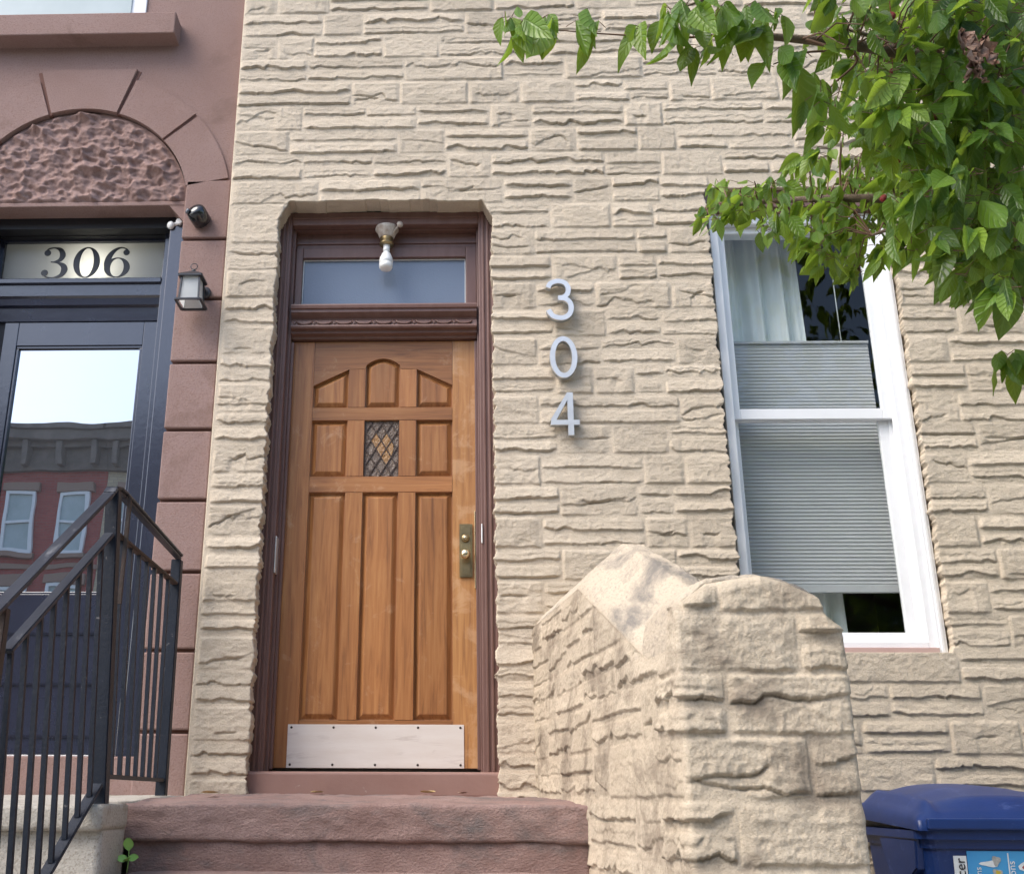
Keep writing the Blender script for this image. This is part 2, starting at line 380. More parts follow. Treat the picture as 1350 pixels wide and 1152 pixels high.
# ------------------------------------------------------------------ split-face stone
def vn(x, y, seed):
    xi = np.floor(x).astype(np.int64); yi = np.floor(y).astype(np.int64); fx = x - xi; fy = y - yi
    fx = fx * fx * (3 - 2 * fx); fy = fy * fy * (3 - 2 * fy)
    def h(a, b):
        n = (a * 374761393 + b * 668265263 + seed * 1274126177) & 0xffffffff
        n = ((n ^ (n >> 13)) * 1274126177) & 0xffffffff; n = n ^ (n >> 16)
        return (n & 0xffff) / 32767.5 - 1.0
    a, b, c, d = h(xi, yi), h(xi + 1, yi), h(xi, yi + 1), h(xi + 1, yi + 1)
    return (a * (1 - fx) + b * fx) * (1 - fy) + (c * (1 - fx) + d * fx) * fy
def fbm(x, y, seed, o=4):
    t, a = 0, .55
    for i in range(o): t = t + a * vn(x * 2 ** i, y * 2 ** i, seed + 17 * i); a *= .5
    return t
def sm(t): t = np.clip(t, 0, 1); return t * t * (3 - 2 * t)

def cusp(u, sd, f, amp):
    """broken edge: straight stretches, now and then a bite, small angular chips"""
    w = u * f + .8 * vn(u * f * .55, u * 0 + 3, sd); fr = w - np.floor(w); k = np.floor(w)
    d = np.clip(vn(k + .01, k * 0 + 7, sd + 1) * 1.5 + .1, -.25, 1.2)
    sk = .5 + .38 * vn(k + .01, k * 0 + 9, sd + 6)
    tri = np.minimum(fr / sk, (1 - fr) / (1 - sk))
    saw = np.abs(vn(u * f * 3.1, u * 0 + 5, sd + 2)); saw2 = np.abs(vn(u * f * 8, u * 0 + 5, sd + 3))
    return amp * (d * tri ** .7 + .34 * saw + .20 * saw2)

def worley(x, y, seed):
    """distance to the nearest and second nearest scattered point"""
    xi, yi = np.floor(x), np.floor(y); f1 = np.full(x.shape, 9.0); f2 = f1.copy()
    for a in (-1, 0, 1):
        for b_ in (-1, 0, 1):
            cx, cy = xi + a, yi + b_
            px_ = cx + .5 + .45 * vn(cx + .001, cy + .001, seed); py_ = cy + .5 + .45 * vn(cx + .001, cy + .001, seed + 5)
            d = np.hypot(x - px_, y - py_); n_ = d < f1
            f2 = np.where(n_, f1, np.minimum(f2, d)); f1 = np.where(n_, d, f1)
    return f1, f2

def rock(U, W, L, H, rng, strip, openl=False, openr=False):
    """relief of one split-faced block: U along, W up"""
    sd = rng.randrange(1 << 20)
    j = .002 * vn(U * 60, W * 60, sd + 5)
    dl = np.full_like(U, 1.0) if openl else U + j
    dr = np.full_like(U, 1.0) if openr else L - U + j
    endw = rng.choice((.008, .02, .035))
    ed = (.35 + .65 * sm(np.minimum(dl, dr) / endw)) * sm(np.minimum(dl, dr) / .004) * sm((W + j) / .0035) * sm((H - W + j) / rng.uniform(.012, .024))
    ox, oy = rng.random() * 50, rng.random() * 50
    if strip:
        hb = rng.uniform(.012, .021)
        fl = H * rng.uniform(-.02, .34) + cusp(U + ox, sd, rng.uniform(7, 15), H * rng.uniform(.05, .28)) + H * .10 * fbm(U * 5 + ox, W * 0, sd + 1, 6)
        up = np.clip((W - fl) / (H - fl + 1e-4), 0, 1)
        h_up = hb * (1 - .62 * up ** .95)
        h_lo = hb * (.26 + .12 * vn(U * 30, W * 40, sd + 2))
        m = sm((W - fl) / .0022 + .5)
        h = h_lo * (1 - m) + h_up * m - .007 * np.exp(-((fl - W - .0045) / .0032) ** 2) * sm(.4 + vn(U * 9 + ox, U * 0, sd + 61))
        if rng.random() < .4:
            f2 = fl + H * rng.uniform(.2, .4) + cusp(U + oy, sd + 9, rng.uniform(8, 16), H * .2)
            h = h - rng.uniform(.002, .004) * sm((f2 - W) / .003 + .5) * m
    else:
        hb = rng.uniform(.010, .0155)
        h = hb + (U / L - .5) * rng.uniform(-.005, .005) + (.5 - W / H) * rng.uniform(-.001, .009)
        for k in range(rng.choice((0, 1, 1, 2))):
            c = rng.uniform(.08, .60); sl = rng.uniform(-.22, .22)
            fl = H * c + sl * (U - L / 2) + cusp(U + ox + k, sd + 3 + k, rng.uniform(4, 11), H * rng.uniform(.04, .26)) + .08 * H * fbm(U * 6 + ox, W * 2 + k * 7, sd + 3 + k, 4)
            d = rng.uniform(.004, .009)
            a0 = L * rng.uniform(-.3, .4); a1 = L * rng.uniform(.6, 1.3)
            span = sm((U - a0) / .03) * sm((a1 - U) / .03)
            h = h - .008 * np.exp(-((fl - W - .0045) / .0032) ** 2) * span * sm(.5 + 1.2 * vn(U * 8 + oy, U * 0, sd + 63))
            h = h - d * sm((fl - W) / .0022 + .5) * span * (.35 + .65 * np.exp(-np.clip(fl - W, 0, 1) / .04))
        if rng.random() < .3:      # branching fracture ridges
            r = fbm(U * 6 + ox, W * 7 + oy, sd + 21, 2)
            h = h + .0024 * np.exp(-(r / .03) ** 2) * rng.uniform(.5, 1)
        q = vn(U * 8 + oy + W * 5, W * 10 + ox, sd + 31)
        h = h - .0022 * sm(q * 6 + .5)
    h = h - .0036 * np.abs(vn(U * 13 + W * 8, W * 26, sd + 45)) - .0026 * np.abs(vn(U * 37, W * 58, sd + 46)) + .0018 * fbm(U * 40, W * 70, sd + 41, 3) + .0008 * vn(U * 170, W * 170, sd + 51)
    return h, ed

def fill_row(x0, x1, rng, start, ends=(False, False)):
    """one course from x0 to x1: a mix of tall single blocks and pairs of thin strips -> (xa, xb, kind)"""
    out = []; x = x0; kind = start
    while x < x1 - 1e-6:
        w = rng.uniform(.16, .36) if kind == 0 else rng.uniform(.28, .60)
        if kind == 0 and rng.random() < .25: w = rng.uniform(.4, .55)
        if x1 - x < w + .13: w = x1 - x
        out.append((x, x + w, kind)); x += w
        kind = (1 - kind) if rng.random() < (.86 if kind == 0 else .62) else kind
    return out

def tone_attr(me, t):
    a = me.attributes.new('block_tone', 'FLOAT', 'POINT'); a.data.foreach_set('value', np.asarray(t, np.float32))

def put_blocks(Hm, TM, xs, zs, row, z0, z1, rng, opens=(), lift=.86):
    g = .0045
    for (xa, xb, kind) in row:
        ol = any(abs(xa - o) < 1e-4 for o in opens); orr = any(abs(xb - o) < 1e-4 for o in opens)
        cells = [(xa, xb, z0, z1)] if kind == 0 else None
        if kind == 1:
            zm = z0 + (z1 - z0) * rng.uniform(.46, .54)
            cells = []
            for (a, b) in ((z0, zm), (zm, z1)):
                if xb - xa > .40 and rng.random() < .3:
                    xm = xa + (xb - xa) * rng.uniform(.35, .65); cells += [(xa, xm, a, b), (xm, xb, a, b)]
                else: cells.append((xa, xb, a, b))
        for (a, b, c, d) in cells:
            aa = a if ol and abs(a - xa) < 1e-6 else a + g; bb = b if orr and abs(b - xb) < 1e-6 else b - g
            i0, i1 = np.searchsorted(xs, [aa - (.02 if ol else 0), bb + (.02 if orr else 0)]); k0, k1 = np.searchsorted(zs, [c + g * .7, d - g * .7])
            if i1 <= i0 or k1 <= k0: continue
            U, W = np.meshgrid(xs[i0:i1] - aa, zs[k0:k1] - (c + g * .7))
            h = rock(U, W, bb - aa, d - c - 1.4 * g, rng, kind == 1, ol and abs(a - xa) < 1e-6, orr and abs(b - xb) < 1e-6)
            h, ed = h; M = .0030
            Hm[k0:k1, i0:i1] = M + (h * lift - M) * ed; TM[k0:k1, i0:i1] = np.where(ed > .5, min(.9, max(0, rng.gauss(.45, .22))), .95)

DX0, DX1, DZ1 = -.922, .133, 4.425           # door opening
WX0, WX1, WZ0, WZ1 = 1.192, 2.072, 2.195, 4.474   # window opening
def stone_wall(parent):
    rng = random.Random(304)
    xs = np.arange(-1.178, 3.16, .0052); zs = np.arange(.50, 6.16, .0042)
    Hm = np.full((len(zs), len(xs)), .0030); TM = np.full(Hm.shape, .98)
    P = .1460; zr = 4.405
    for k in range(-13, 28):
        z1 = zr - P * k; z0 = z1 - P
        par = k % 2
        if z1 > DZ1 + .02:
            segs = [(-1.178, 3.16)] if z0 > WZ1 - .03 else [(-1.178, WX0), (WX1, 3.16)]
        elif z1 > WZ0 + .03: segs = [(DX1, WX0), (WX1, 3.16)]
        else: segs = [(DX1, 3.16)]
        for (a, b) in segs:
            if a == DX1 and b == WX0:
                # both ends of this pier of wall step tall / thin, tall / thin
                w0 = .21 if par else .29; w1 = .20 if par else .26
                row = [(a, a + w0, 1 - par)] + fill_row(a + w0, b - w1, rng, par) + [(b - w1, b, 1 - par)]
            elif a == WX1:
                w0 = .19 if par else .25
                row = [(a, a + w0, 1 - par)] + fill_row(a + w0, b, rng, par)
            elif b == WX0:
                w1 = .22; row = fill_row(a, b - w1, rng, rng.randrange(2)) + [(b - w1, b, par)]
            else: row = fill_row(a, b, rng, rng.randrange(2))
            put_blocks(Hm, TM, xs, zs, row, z0, z1, rng, (DX1, WX0, WX1))
    # narrow quoin strip left of the door, its courses a little lower
    for k in range(0, 30):
        z1 = 4.339 - .148 * k; z0 = z1 - .148
        if k == 0: z1 = 4.42
        put_blocks(Hm, TM, xs, zs, [(-1.166, DX0, k % 2)], z0, z1, rng, (DX0,))
    X, Z = np.meshgrid(xs, zs)
    # mortar is brushed thin over joints
    Hm = Hm + .0012 * fbm(X * 14, Z * 14, 77, 3)
    # opening masks (per quad)
    xc = (xs[:-1] + xs[1:]) / 2; zc = (zs[:-1] + zs[1:]) / 2; XC, ZC = np.meshgrid(xc, zc)
    ch = np.clip((ZC - (DZ1 - .095)) / .095, 0, 1) * .045
    wob = .006 * vn(XC * 9, XC * 0, 5)
    door = (XC > DX0 + ch) & (XC < DX1 - ch) & (ZC < DZ1 + wob)
    win = (XC > WX0) & (XC < WX1) & (ZC > WZ0) & (ZC < WZ1)
    keep = ~(door | win)
    # rough block ends bulge over the edge of the openings
    Xw = X.copy()
    rowj = .007 * vn(zs * 40, zs * 0, 9) + .004 * vn(zs * 110, zs * 0, 19)
    for xe, sgn, zlo, zhi in ((DX0, 1, .5, DZ1 - .09), (DX1, -1, .5, DZ1 - .09), (WX0, 1, WZ0, WZ1), (WX1, -1, WZ0, WZ1)):
        near = np.clip(1 - np.abs(X - xe) / .045, 0, 1) * ((Z > zlo) & (Z < zhi))
        i = min(range(len(xs)), key=lambda q: abs(xs[q] - (xe - sgn * .012)))
        prof = np.clip(Hm[:, i], 0, .03) * .55 - .004 + rowj
        Xw += sgn * near * prof[:, None]
    nz, nx = X.shape
    V = np.stack([Xw, -Hm, Z], -1).reshape(-1, 3)
    idx = np.arange(nz * nx).reshape(nz, nx)
    Q = np.stack([idx[:-1, :-1], idx[:-1, 1:], idx[1:, 1:], idx[1:, :-1]], -1)[keep]
    # returns round every edge
    kp = np.pad(keep, 1, constant_values=False)
    E = []
    a = kp[1:-1, :-1] != kp[1:-1, 1:]           # vertical edges
    j, i = np.nonzero(a); inside_right = kp[1:-1, 1:][j, i]
    e0, e1 = idx[j, i], idx[j + 1, i]
    E.append(np.where(inside_right[:, None], np.stack([e1, e0], 1), np.stack([e0, e1], 1)))
    a = kp[:-1, 1:-1] != kp[1:, 1:-1]
    j, i = np.nonzero(a); inside_up = kp[1:, 1:-1][j, i]
    e0, e1 = idx[j, i], idx[j, i + 1]
    E.append(np.where(inside_up[:, None], np.stack([e0, e1], 1), np.stack([e1, e0], 1)))
    E = np.concatenate(E); uv, inv = np.unique(E, return_inverse=True); inv = inv.reshape(E.shape)
    base = V[uv]; rows = [uv]; Vs = [V]; off = len(V)
    isdoor = (base[:, 0] > -1.05) & (base[:, 0] < .3) & (base[:, 2] < 4.6)
    iswin = (base[:, 0] > 1.1) & (base[:, 0] < 2.2) & (base[:, 2] > 2.0) & (base[:, 2] < 4.7)
    depth = np.where(isdoor, .11, np.where(iswin, .075, .10))
    steps = 7; quads = [Q]
    prev = uv
    cx = np.where(isdoor, -.39, np.where(iswin, 1.63, 5.0))
    for s_ in range(1, steps + 1):
        t = s_ / steps; b = base.copy(); b[:, 1] = base[:, 1] * (1 - t) + depth * t
        r = .007 * fbm(b[:, 2] * 30 + b[:, 0] * 17, b[:, 1] * 40, 91, 3) * (isdoor | iswin)
        b[:, 0] += np.sign(cx - b[:, 0]) * (r - .006 * t) * (np.abs(b[:, 0] - cx) > .3) * (isdoor | iswin)
        b[:, 2] += .006 * fbm(b[:, 0] * 20, b[:, 1] * 30, 95, 3) * isdoor * (base[:, 2] > 4.3)
        cur = np.arange(off, off + len(b)); Vs.append(b); off += len(b)
        quads.append(np.stack([prev[inv[:, 1]], prev[inv[:, 0]], cur[inv[:, 0]], cur[inv[:, 1]]], 1)); prev = cur
    me = np_mesh('stone_wall', np.concatenate(Vs), np.concatenate(quads)); tone_attr(me, np.concatenate([TM.reshape(-1)] + [TM.reshape(-1)[uv]] * steps))
    return link('stone_wall', me, MT['stone'], parent)

# ================================================================== THE STONE HOUSE
house = thing('row_house', 'cream row house clad in split-face stone with an oak-brown panelled door', 'house', (0, .2, .5))
stone_wall(house)
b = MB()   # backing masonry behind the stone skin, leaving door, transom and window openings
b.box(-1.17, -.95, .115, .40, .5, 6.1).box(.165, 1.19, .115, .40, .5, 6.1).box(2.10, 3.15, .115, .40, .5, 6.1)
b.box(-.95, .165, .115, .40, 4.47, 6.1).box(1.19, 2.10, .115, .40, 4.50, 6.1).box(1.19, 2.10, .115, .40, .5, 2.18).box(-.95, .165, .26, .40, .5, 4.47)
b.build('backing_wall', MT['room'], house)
b = MB(); b.box(-1.17, 3.15, .42, 8, 6.10, 9.6).box(-1.17, 3.15, .0, .42, 6.17, 9.6); b.build('upper_storey', MT['stone'], house)
b = MB(); b.box(-1.2, 3.2, -.25, 8.1, 9.6, 9.8, .02); b.build('roof', MT['cornice'], house)
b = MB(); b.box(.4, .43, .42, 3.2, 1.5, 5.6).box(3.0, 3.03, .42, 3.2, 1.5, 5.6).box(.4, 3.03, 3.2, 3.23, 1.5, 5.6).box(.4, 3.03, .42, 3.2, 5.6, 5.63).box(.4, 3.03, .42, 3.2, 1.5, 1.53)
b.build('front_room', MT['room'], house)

# ---- door surround
fr = MB()
for x0, x1, inner in ((-.955, -.874, 1), (.069, .160, -1)):
    fr.box(x0, x1, .105, .15, 1.700, 4.425, .004)
    for k in range(3):      # reeded mouldings of the casing
        xx = x0 + (x1 - x0) * (.24 + .26 * k)
        fr.box(xx - .006, xx + .006, .098, .112, 1.705, 4.40, .003)
fr.box(-.880, -.860, .15, .26, 1.705, 4.36, .003); fr.box(.060, .076, .15, .26, 1.705, 4.36, .003)
fr.box(-.861, -.846, .168, .196, 1.715, 3.735, .003); fr.box(.046, .061, .168, .196, 1.715, 3.735, .003)
fr.build('door_frame', MT['trim'], house)
hd = MB()
hd.box(-.874, .069, .105, .15, 4.352, 4.425, .004); hd.box(-.874, .069, .099, .112, 4.385, 4.398, .003)
hd.box(-.860, .060, .15, .26, 4.345, 4.40, .002); hd.box(-.860, .060, .188, .235, 4.262, 4.345, .003); hd.box(-.860, .060, .180, .195, 4.285, 4.296, .002)
hd.build('door_header', MT['trim'], house)
tb = MB()
tb.prism([(.235, 3.752), (.235, 3.925), (.185, 3.922), (.100, 3.908), (.097, 3.900), (.099, 3.886), (.108, 3.882), (.108, 3.868), (.120, 3.860), (.140, 3.846), (.142, 3.838),
          (.134, 3.834), (.126, 3.806), (.118, 3.803), (.114, 3.794), (.118, 3.786), (.140, 3.782), (.142, 3.768), (.170, 3.762), (.175, 3.752)], -.858, .058, 'x')
bar_ = tb.build('transom_bar', MT['trim'], house)
sw = MB(); n = 9; x0, x1 = -.842, .046; pw = (x1 - x0) / n
for k in range(n):
    cx = x0 + pw * (k + .5)
    sw.tube([(cx + pw * .40 * cos(a), .126 - .004 * sin(-a), 3.830 + .020 * sin(a)) for a in [pi + pi * i / 10 for i in range(11)]], [.002 + .0035 * sin(pi * i / 10) for i in range(11)], 6)
    sw.tube([(cx - pw * .5 - .010, .127, 3.832), (cx - pw * .5, .121, 3.808), (cx - pw * .5 + .010, .127, 3.832)], [.002, .004, .002], 6)
sw.build('swag_carving', MT['trim'], bar_)
tw = MB()
for a in ((-.860, -.824, 3.925, 4.262), (.005, .060, 3.925, 4.262)): tw.box(a[0], a[1], .175, .235, a[2], a[3], .004)
tw.box(-.824, .005, .178, .235, 4.205, 4.262, .003).box(-.824, .005, .178, .235, 3.925, 3.945, .003)
tr = tw.build('transom_window', MT['trim'], house)
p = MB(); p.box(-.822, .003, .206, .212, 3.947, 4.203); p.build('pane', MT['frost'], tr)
p = MB()
for x0, x1, z0, z1 in ((-.8225, .0035, 4.199, 4.204), (-.8235, -.819, 3.946, 4.199), (.000, .004, 3.946, 4.199)): p.box(x0, x1, .198, .204, z0, z1)
p.build('glazing_bead', MT['white'], tr)
th = MB(); th.box(-.95, .150, .035, .30, 1.600, 1.704, .012, 3); th.build('threshold', MT['threshold'], house)
hp = MB(); hp.box(-.8735, -.866, .098, .150, 2.565, 2.735, .003); hp.build('hinge_plate', MT['alu'], house)
hp = MB(); hp.box(.070, .076, .096, .104, 2.70, 2.79, .002); hp.build('strike_plate', MT['white'], house)

# ---- panelled door: stiles, rails, raised panels
DXL, DXR, DB, DT, YF = -.852, .052, 1.722, 3.748, .198
door = MB(); door.box(DXL, DXR, YF + .030, YF + .045, DB, DT).build('door', MT['wood_v'], house)
door = [o for o in house.children if o.name.startswith('door') and o.name.split('.')[0] == 'door'][0]
c1, c2, c3 = (-.744, -.571), (-.488, -.320), (-.237, -.063)
def piece(nm, poly, mat):
    m = MB(); m.prism(poly, YF, YF + .0295, 'y', .0018); m.build(nm, mat, door)
def rect(x0, x1, z0, z1): return [(x0, z0), (x1, z0), (x1, z1), (x0, z1)]
g = .0006
piece('stile', rect(DXL, c1[0] - g, DB, DT), MT['wood_v']); piece('stile', rect(c3[1] + g, DXR, DB, DT), MT['wood_worn'])
piece('rail', rect(c1[0], c3[1], DB, 1.924), MT['wood_h']); piece('rail', rect(c1[0], c3[1], 2.970, 3.048), MT['wood_h']); piece('rail', rect(c1[0], c3[1], 3.332, 3.398), MT['wood_h'])
for z0, z1 in ((1.9246, 2.9694), (3.0486, 3.3314)):
    piece('muntin', rect(c1[1], c2[0], z0, z1), MT['wood_v']); piece('muntin', rect(c2[1], c3[0], z0, z1), MT['wood_v'])
arc = [(-.488 + .168 * t, 3.622 + .036 * sin(pi * t)) for t in [i / 8 for i in range(9)]]
piece('muntin', rect(c1[1], c2[0], 3.3986, 3.600), MT['wood_v']); piece('muntin', rect(c2[1], c3[0], 3.3986, 3.600), MT['wood_v'])
top = [(c1[0], DT), (c1[0], 3.512), (c1[1], 3.6006), (c2[0], 3.6006)] + arc + [(c2[1], 3.6006), (c3[0], 3.6006), (c3[1], 3.512), (c3[1], DT)]
piece('rail', top, MT['wood_h'])
def inset(poly, d):
    n = len(poly); out = []
    A = sum(poly[i][0] * poly[(i + 1) % n][1] - poly[(i + 1) % n][0] * poly[i][1] for i in range(n)); s = 1 if A > 0 else -1
    for i in range(n):
        p0, p1, p2 = (Vector(poly[k % n]) for k in (i - 1, i, i + 1))
        a = (p1 - p0).normalized(); c = (p2 - p1).normalized()
        n1 = Vector((-a.y, a.x)) * s; n2 = Vector((-c.y, c.x)) * s; bi = (n1 + n2); bi = bi / max(.25, bi.dot(n1))
        out.append(tuple(p1 + bi * d))
    return out
def raised(poly):
    m = MB(); rings = []
    for d, y in ((-.002, YF + .020), (.004, YF + .021), (.009, YF + .019), (.026, YF + .006), (.030, YF + .0055)):
        rings.append([m.bm.verts.new((x, y, z)) for x, z in inset(poly, d)])
    n = len(poly)
    for A, B in zip(rings, rings[1:]):
        for i in range(n): m.bm.faces.new([A[i], A[(i + 1) % n], B[(i + 1) % n], B[i]])
    m.bm.faces.new(rings[-1])
    m.build('raised_panel', MT['wood_v'], door)
for c in (c1, c2, c3): raised(rect(c[0], c[1], 1.9246, 2.9694))
raised(rect(*c1, 3.0486, 3.3314)); raised(rect(*c3, 3.0486, 3.3314))
raised([(c1[0], 3.3986), (c1[1], 3.3986), (c1[1], 3.600), (c1[0], 3.512)])
raised([(c3[0], 3.3986), (c3[1], 3.3986), (c3[1], 3.512), (c3[0], 3.600)])
raised([(c2[0], 3.3986), (c2[1], 3.3986)] + arc[::-1])
m = MB(); m.box(c2[0] + .001, c2[1] - .001, YF + .014, YF + .029, 3.049, 3.331)
m.mi = 1
gw, gh = .050, .084
def dia(cx, cz):
    m.prism([(cx, cz - gh / 2 + .005), (cx + gw / 2 - .003, cz), (cx, cz + gh / 2 - .005), (cx - gw / 2 + .003, cz)], YF + .0115, YF + .0138)
gx, gz = -.404 - .028, 3.232
dia(gx, gz); dia(gx + gw, gz); dia(gx + gw / 2, gz - gh / 2); dia(gx + gw, gz - gh)
m.prism([(gx + gw * 1.5, gz - gh + .006), (gx + gw * 1.5 + .010, gz - gh * .62), (gx + gw * 1.5 + .010, gz - gh * .30), (gx + gw * 1.5, gz - .006), (gx + gw + .003, gz - gh / 2)], YF + .0115, YF + .0138)
m.mi = 2
def came(x0, z0, x1, z1): m.bar((x0, YF + .0112, z0), (x1, YF + .0112, z1), .0045, .005, (0, 1, 0))
def clipbar(px_, pz_, sgn, y):
    """a came of the diagonal lattice, cut at the edges of the pane"""
    k = sgn * gh / gw; x0, x1, z0, z1 = c2[0] + .004, c2[1] - .004, 3.052, 3.328
    a, b_ = sorted(((z0 - pz_) / k + px_, (z1 - pz_) / k + px_)); a, b_ = max(a, x0), min(b_, x1)
    if b_ - a > .008: m.bar((a, y, pz_ + k * (a - px_)), (b_, y, pz_ + k * (b_ - px_)), .0045, .004, (0, 1, 0))
for q in range(-4, 5):
    clipbar(gx + gw * (q + .5), gz, 1, YF + .0112); clipbar(gx + gw * (q + .5), gz, -1, YF + .0104)
for a in ((c2[0] + .001, c2[0] + .005, 3.049, 3.331), (c2[1] - .005, c2[1] - .001, 3.049, 3.331)): m.box(a[0], a[1], YF + .010, YF + .0139, a[2], a[3])
m.build('stained_glass', [MT['greyglass'], MT['amber'], MT['lead']], door, 'small leaded pane with amber diamonds')
m = MB(); m.box(-.790, -.012, YF - .0035, YF - .0005, 1.722, 1.906, .0008, 1); m.mi = 1
for k in range(5):
    for z in (1.893, 1.736):
        m.lathe([(.0055, 0), (.004, .0022), (.0008, .003)], (-.774 + k * .1865, YF - .0036, z), (0, -1, 0), 10)
m.build('kick_plate', [MT['kick'], MT['screw']], door, 'pale scuffed metal kick plate held by small screws')
m = MB(); m.prism([(-.030, 2.560), (.030, 2.560), (.030, 2.812), (-.030, 2.812)], YF - .012, YF - .0005, 'y', .004)
m.box(-.022, .022, YF - .0145, YF - .0118, 2.572, 2.800, .0012, 1)
m.lathe([(.019, 0), (.019, .006), (.014, .009), (.012, .010)], (-.002, YF - .0145, 2.742), (0, -1, 0), 20)
m.build('lock_plate', MT['brass'], door)
m = MB(); m.lathe([(.011, 0), (.011, .016), (.018, .022), (.0225, .032), (.022, .042), (.016, .049), (.006, .052), (.001, .0525)], (-.002, YF - .0142, 2.660), (0, -1, 0), 24)
m.build('knob', MT['brass_bright'], door)
m = MB(); m.lathe([(.0095, 0), (.0095, .004), (.008, .0055), (.001, .006)], (-.002, YF - .0245, 2.742), (0, -1, 0), 18); m.build('deadbolt', MT['brass_bright'], door)
m = MB(); m.box(.040, .0455, YF - .030, YF - .0004, 2.505, 2.868, .0015); m.build('edge_guard', MT['brass_bright'], door)

# ---- window
win = MB()
win.box(1.212, 1.252, .045, .085, 2.222, 4.36, .004).box(2.030, 2.072, .042, .085, 2.19, 4.36, .005).box(2.000, 2.030, .060, .22, 2.222, 4.36, .003).box(1.232, 1.252, .085, .22, 2.222, 4.36, .003)
win.box(1.252, 2.000, .055, .22, 4.305, 4.36, .003).box(2.044, 2.058, .036, .043, 2.20, 4.36, .002)
win.box(1.992, 2.000, .085, .092, 2.26, 4.30, .001).box(1.984, 2.000, .118, .124, 2.26, 4.30, .001)
w = win.build('window', MT['vinyl'], house)
m = MB(); m.box(1.19, 2.075, .020, .30, 4.362, 4.478, .004).box(1.19, 2.075, .010, .022, 4.372, 4.384, .002); m.build('window_header', MT['trim'], w)
m = MB(); m.box(1.252, 2.000, .058, .22, 2.222, 2.250, .003); m.build('sill', MT['vinyl'], w)
m = MB(); m.box(1.20, 2.028, .022, .14, 2.196, 2.2215, .003); m.build('wooden_sill', MT['sillwood'], w)
def sash(nm, x0, x1, z0, z1, y0, y1, st, sr, br, trl):
    m = MB(); m.box(x0, x0 + st, y0, y1, z0, z1, .003).box(x1 - sr, x1, y0, y1, z0, z1, .003)
    m.box(x0 + st, x1 - sr, y0 + .001, y1 - .001, z0, z0 + br, .003).box(x0 + st, x1 - sr, y0 + .001, y1 - .001, z1 - trl, z1, .003)
    m.build(nm, MT['vinyl'], w)
    p = MB(); p.box(x0 + st - .004, x1 - sr + .004, (y0 + y1) / 2 - .002, (y0 + y1) / 2 + .002, z0 + br - .004, z1 - trl + .004); p.build('pane', MT['pane'], w)
sash('sash', 1.252, 2.000, 3.288, 4.305, .090, .118, .040, .046, .052, .035)
sash('sash', 1.252, 2.000, 2.250, 3.318, .126, .154, .036, .058, .050, .030)

# ---- behind the glass
m = MB(); zt, zb, pit = 3.730, 2.530, .0178; y0 = .235
pts = []; n = int((zt - zb) / pit)
prof = []
for k in range(n):
    z = zt - k * (zt - zb) / n; prof += [(y0, z), (y0 - .0042, z - (zt - zb) / n / 2)]
prof.append((y0, zb))
for i in range(len(prof) - 1):
    (ya, za), (yb, zb_) = prof[i], prof[i + 1]
    m.poly([(1.275, ya, za), (1.985, ya, za), (1.985, yb, zb_), (1.275, yb, zb_)], [(0, 1, 2, 3)])
for v in m.bm.verts: pass
bl = m.build('pleated_blind', MT['blind']); tag(bl, 'grey pleated blind drawn over the lower part of the white window', 'blind')
m = MB(); m.box(1.273, 1.987, .222, .246, 2.495, 2.531, .003); m.build('bottom_rail', MT['blind'], bl)
m = MB(); m.box(1.273, 1.987, .222, .246, 3.732, 3.745, .002); m.build('top_rail', MT['blind'], bl)
m = MB(); m.tube([(1.865, .250, 3.73), (1.862, .250, 4.28)], .0025, 6); m.build('cord', MT['white'], bl)
bm_v, bm_f = [], []
nu, nv = 90, 30
for j in range(nv + 1):
    z = 2.20 + (4.45 - 2.20) * j / nv
    for i in range(nu + 1):
        t = i / nu; x = 1.24 + (.475 + .05 * (1 - j / nv)) * t
        bm_v.append((x, .345 + .028 * sin(t * 22 + .5 * sin(t * 9)) + .012 * sin(t * 51 + j * .05), z))
for j in range(nv):
    for i in range(nu):
        a = j * (nu + 1) + i; bm_f.append((a, a + 1, a + nu + 2, a + nu + 1))
cu = link('curtain', np_mesh('curtain', bm_v, bm_f), MT['curtain']); tag(cu, 'white sheer curtain hanging behind the left half of the window', 'curtain')

# ================================================================== THE BROWNSTONE NEXT DOOR
bs = thing('row_house', 'brownstone row house with an arched doorway and the number 306', 'house', (-2, .3, .5))
AX, AZ, AR = -1.985, 4.425, .575         # arch centre and inner radius
OXL, OXR = -2.565, -1.412
Yb = .030
m = MB()
# flat stucco field round the arch (stepped ring of quads out to a rectangle)
def ring_pts(r, n=49, a0=0.0, a1=pi): return [(AX + r * cos(a0 + (a1 - a0) * i / (n - 1)), AZ + r * sin(a0 + (a1 - a0) * i / (n - 1))) for i in range(n)]
XL, XR, ZT = -4.6, -1.181, 6.2
inn = ring_pts(.800)
def to_rect(x, z):
    dx, dz = x - AX, z - AZ; s = 1e9
    if dx > 1e-6: s = min(s, (XR - AX) / dx)
    if dx < -1e-6: s = min(s, (XL - AX) / dx)
    if dz > 1e-6: s = min(s, (ZT - AZ) / dz)
    return (AX + dx * s, AZ + dz * s)
outr = [to_rect(x, z) for x, z in inn]
outr[0] = (XR, AZ); outr[-1] = (XL, AZ)
ids = [(m.bm.verts.new((a[0], Yb, a[1])), m.bm.verts.new((c[0], Yb, c[1]))) for a, c in zip(inn, outr)]
for (a, c), (d, e) in zip(ids, ids[1:]): m.bm.faces.new([a, c, e, d])
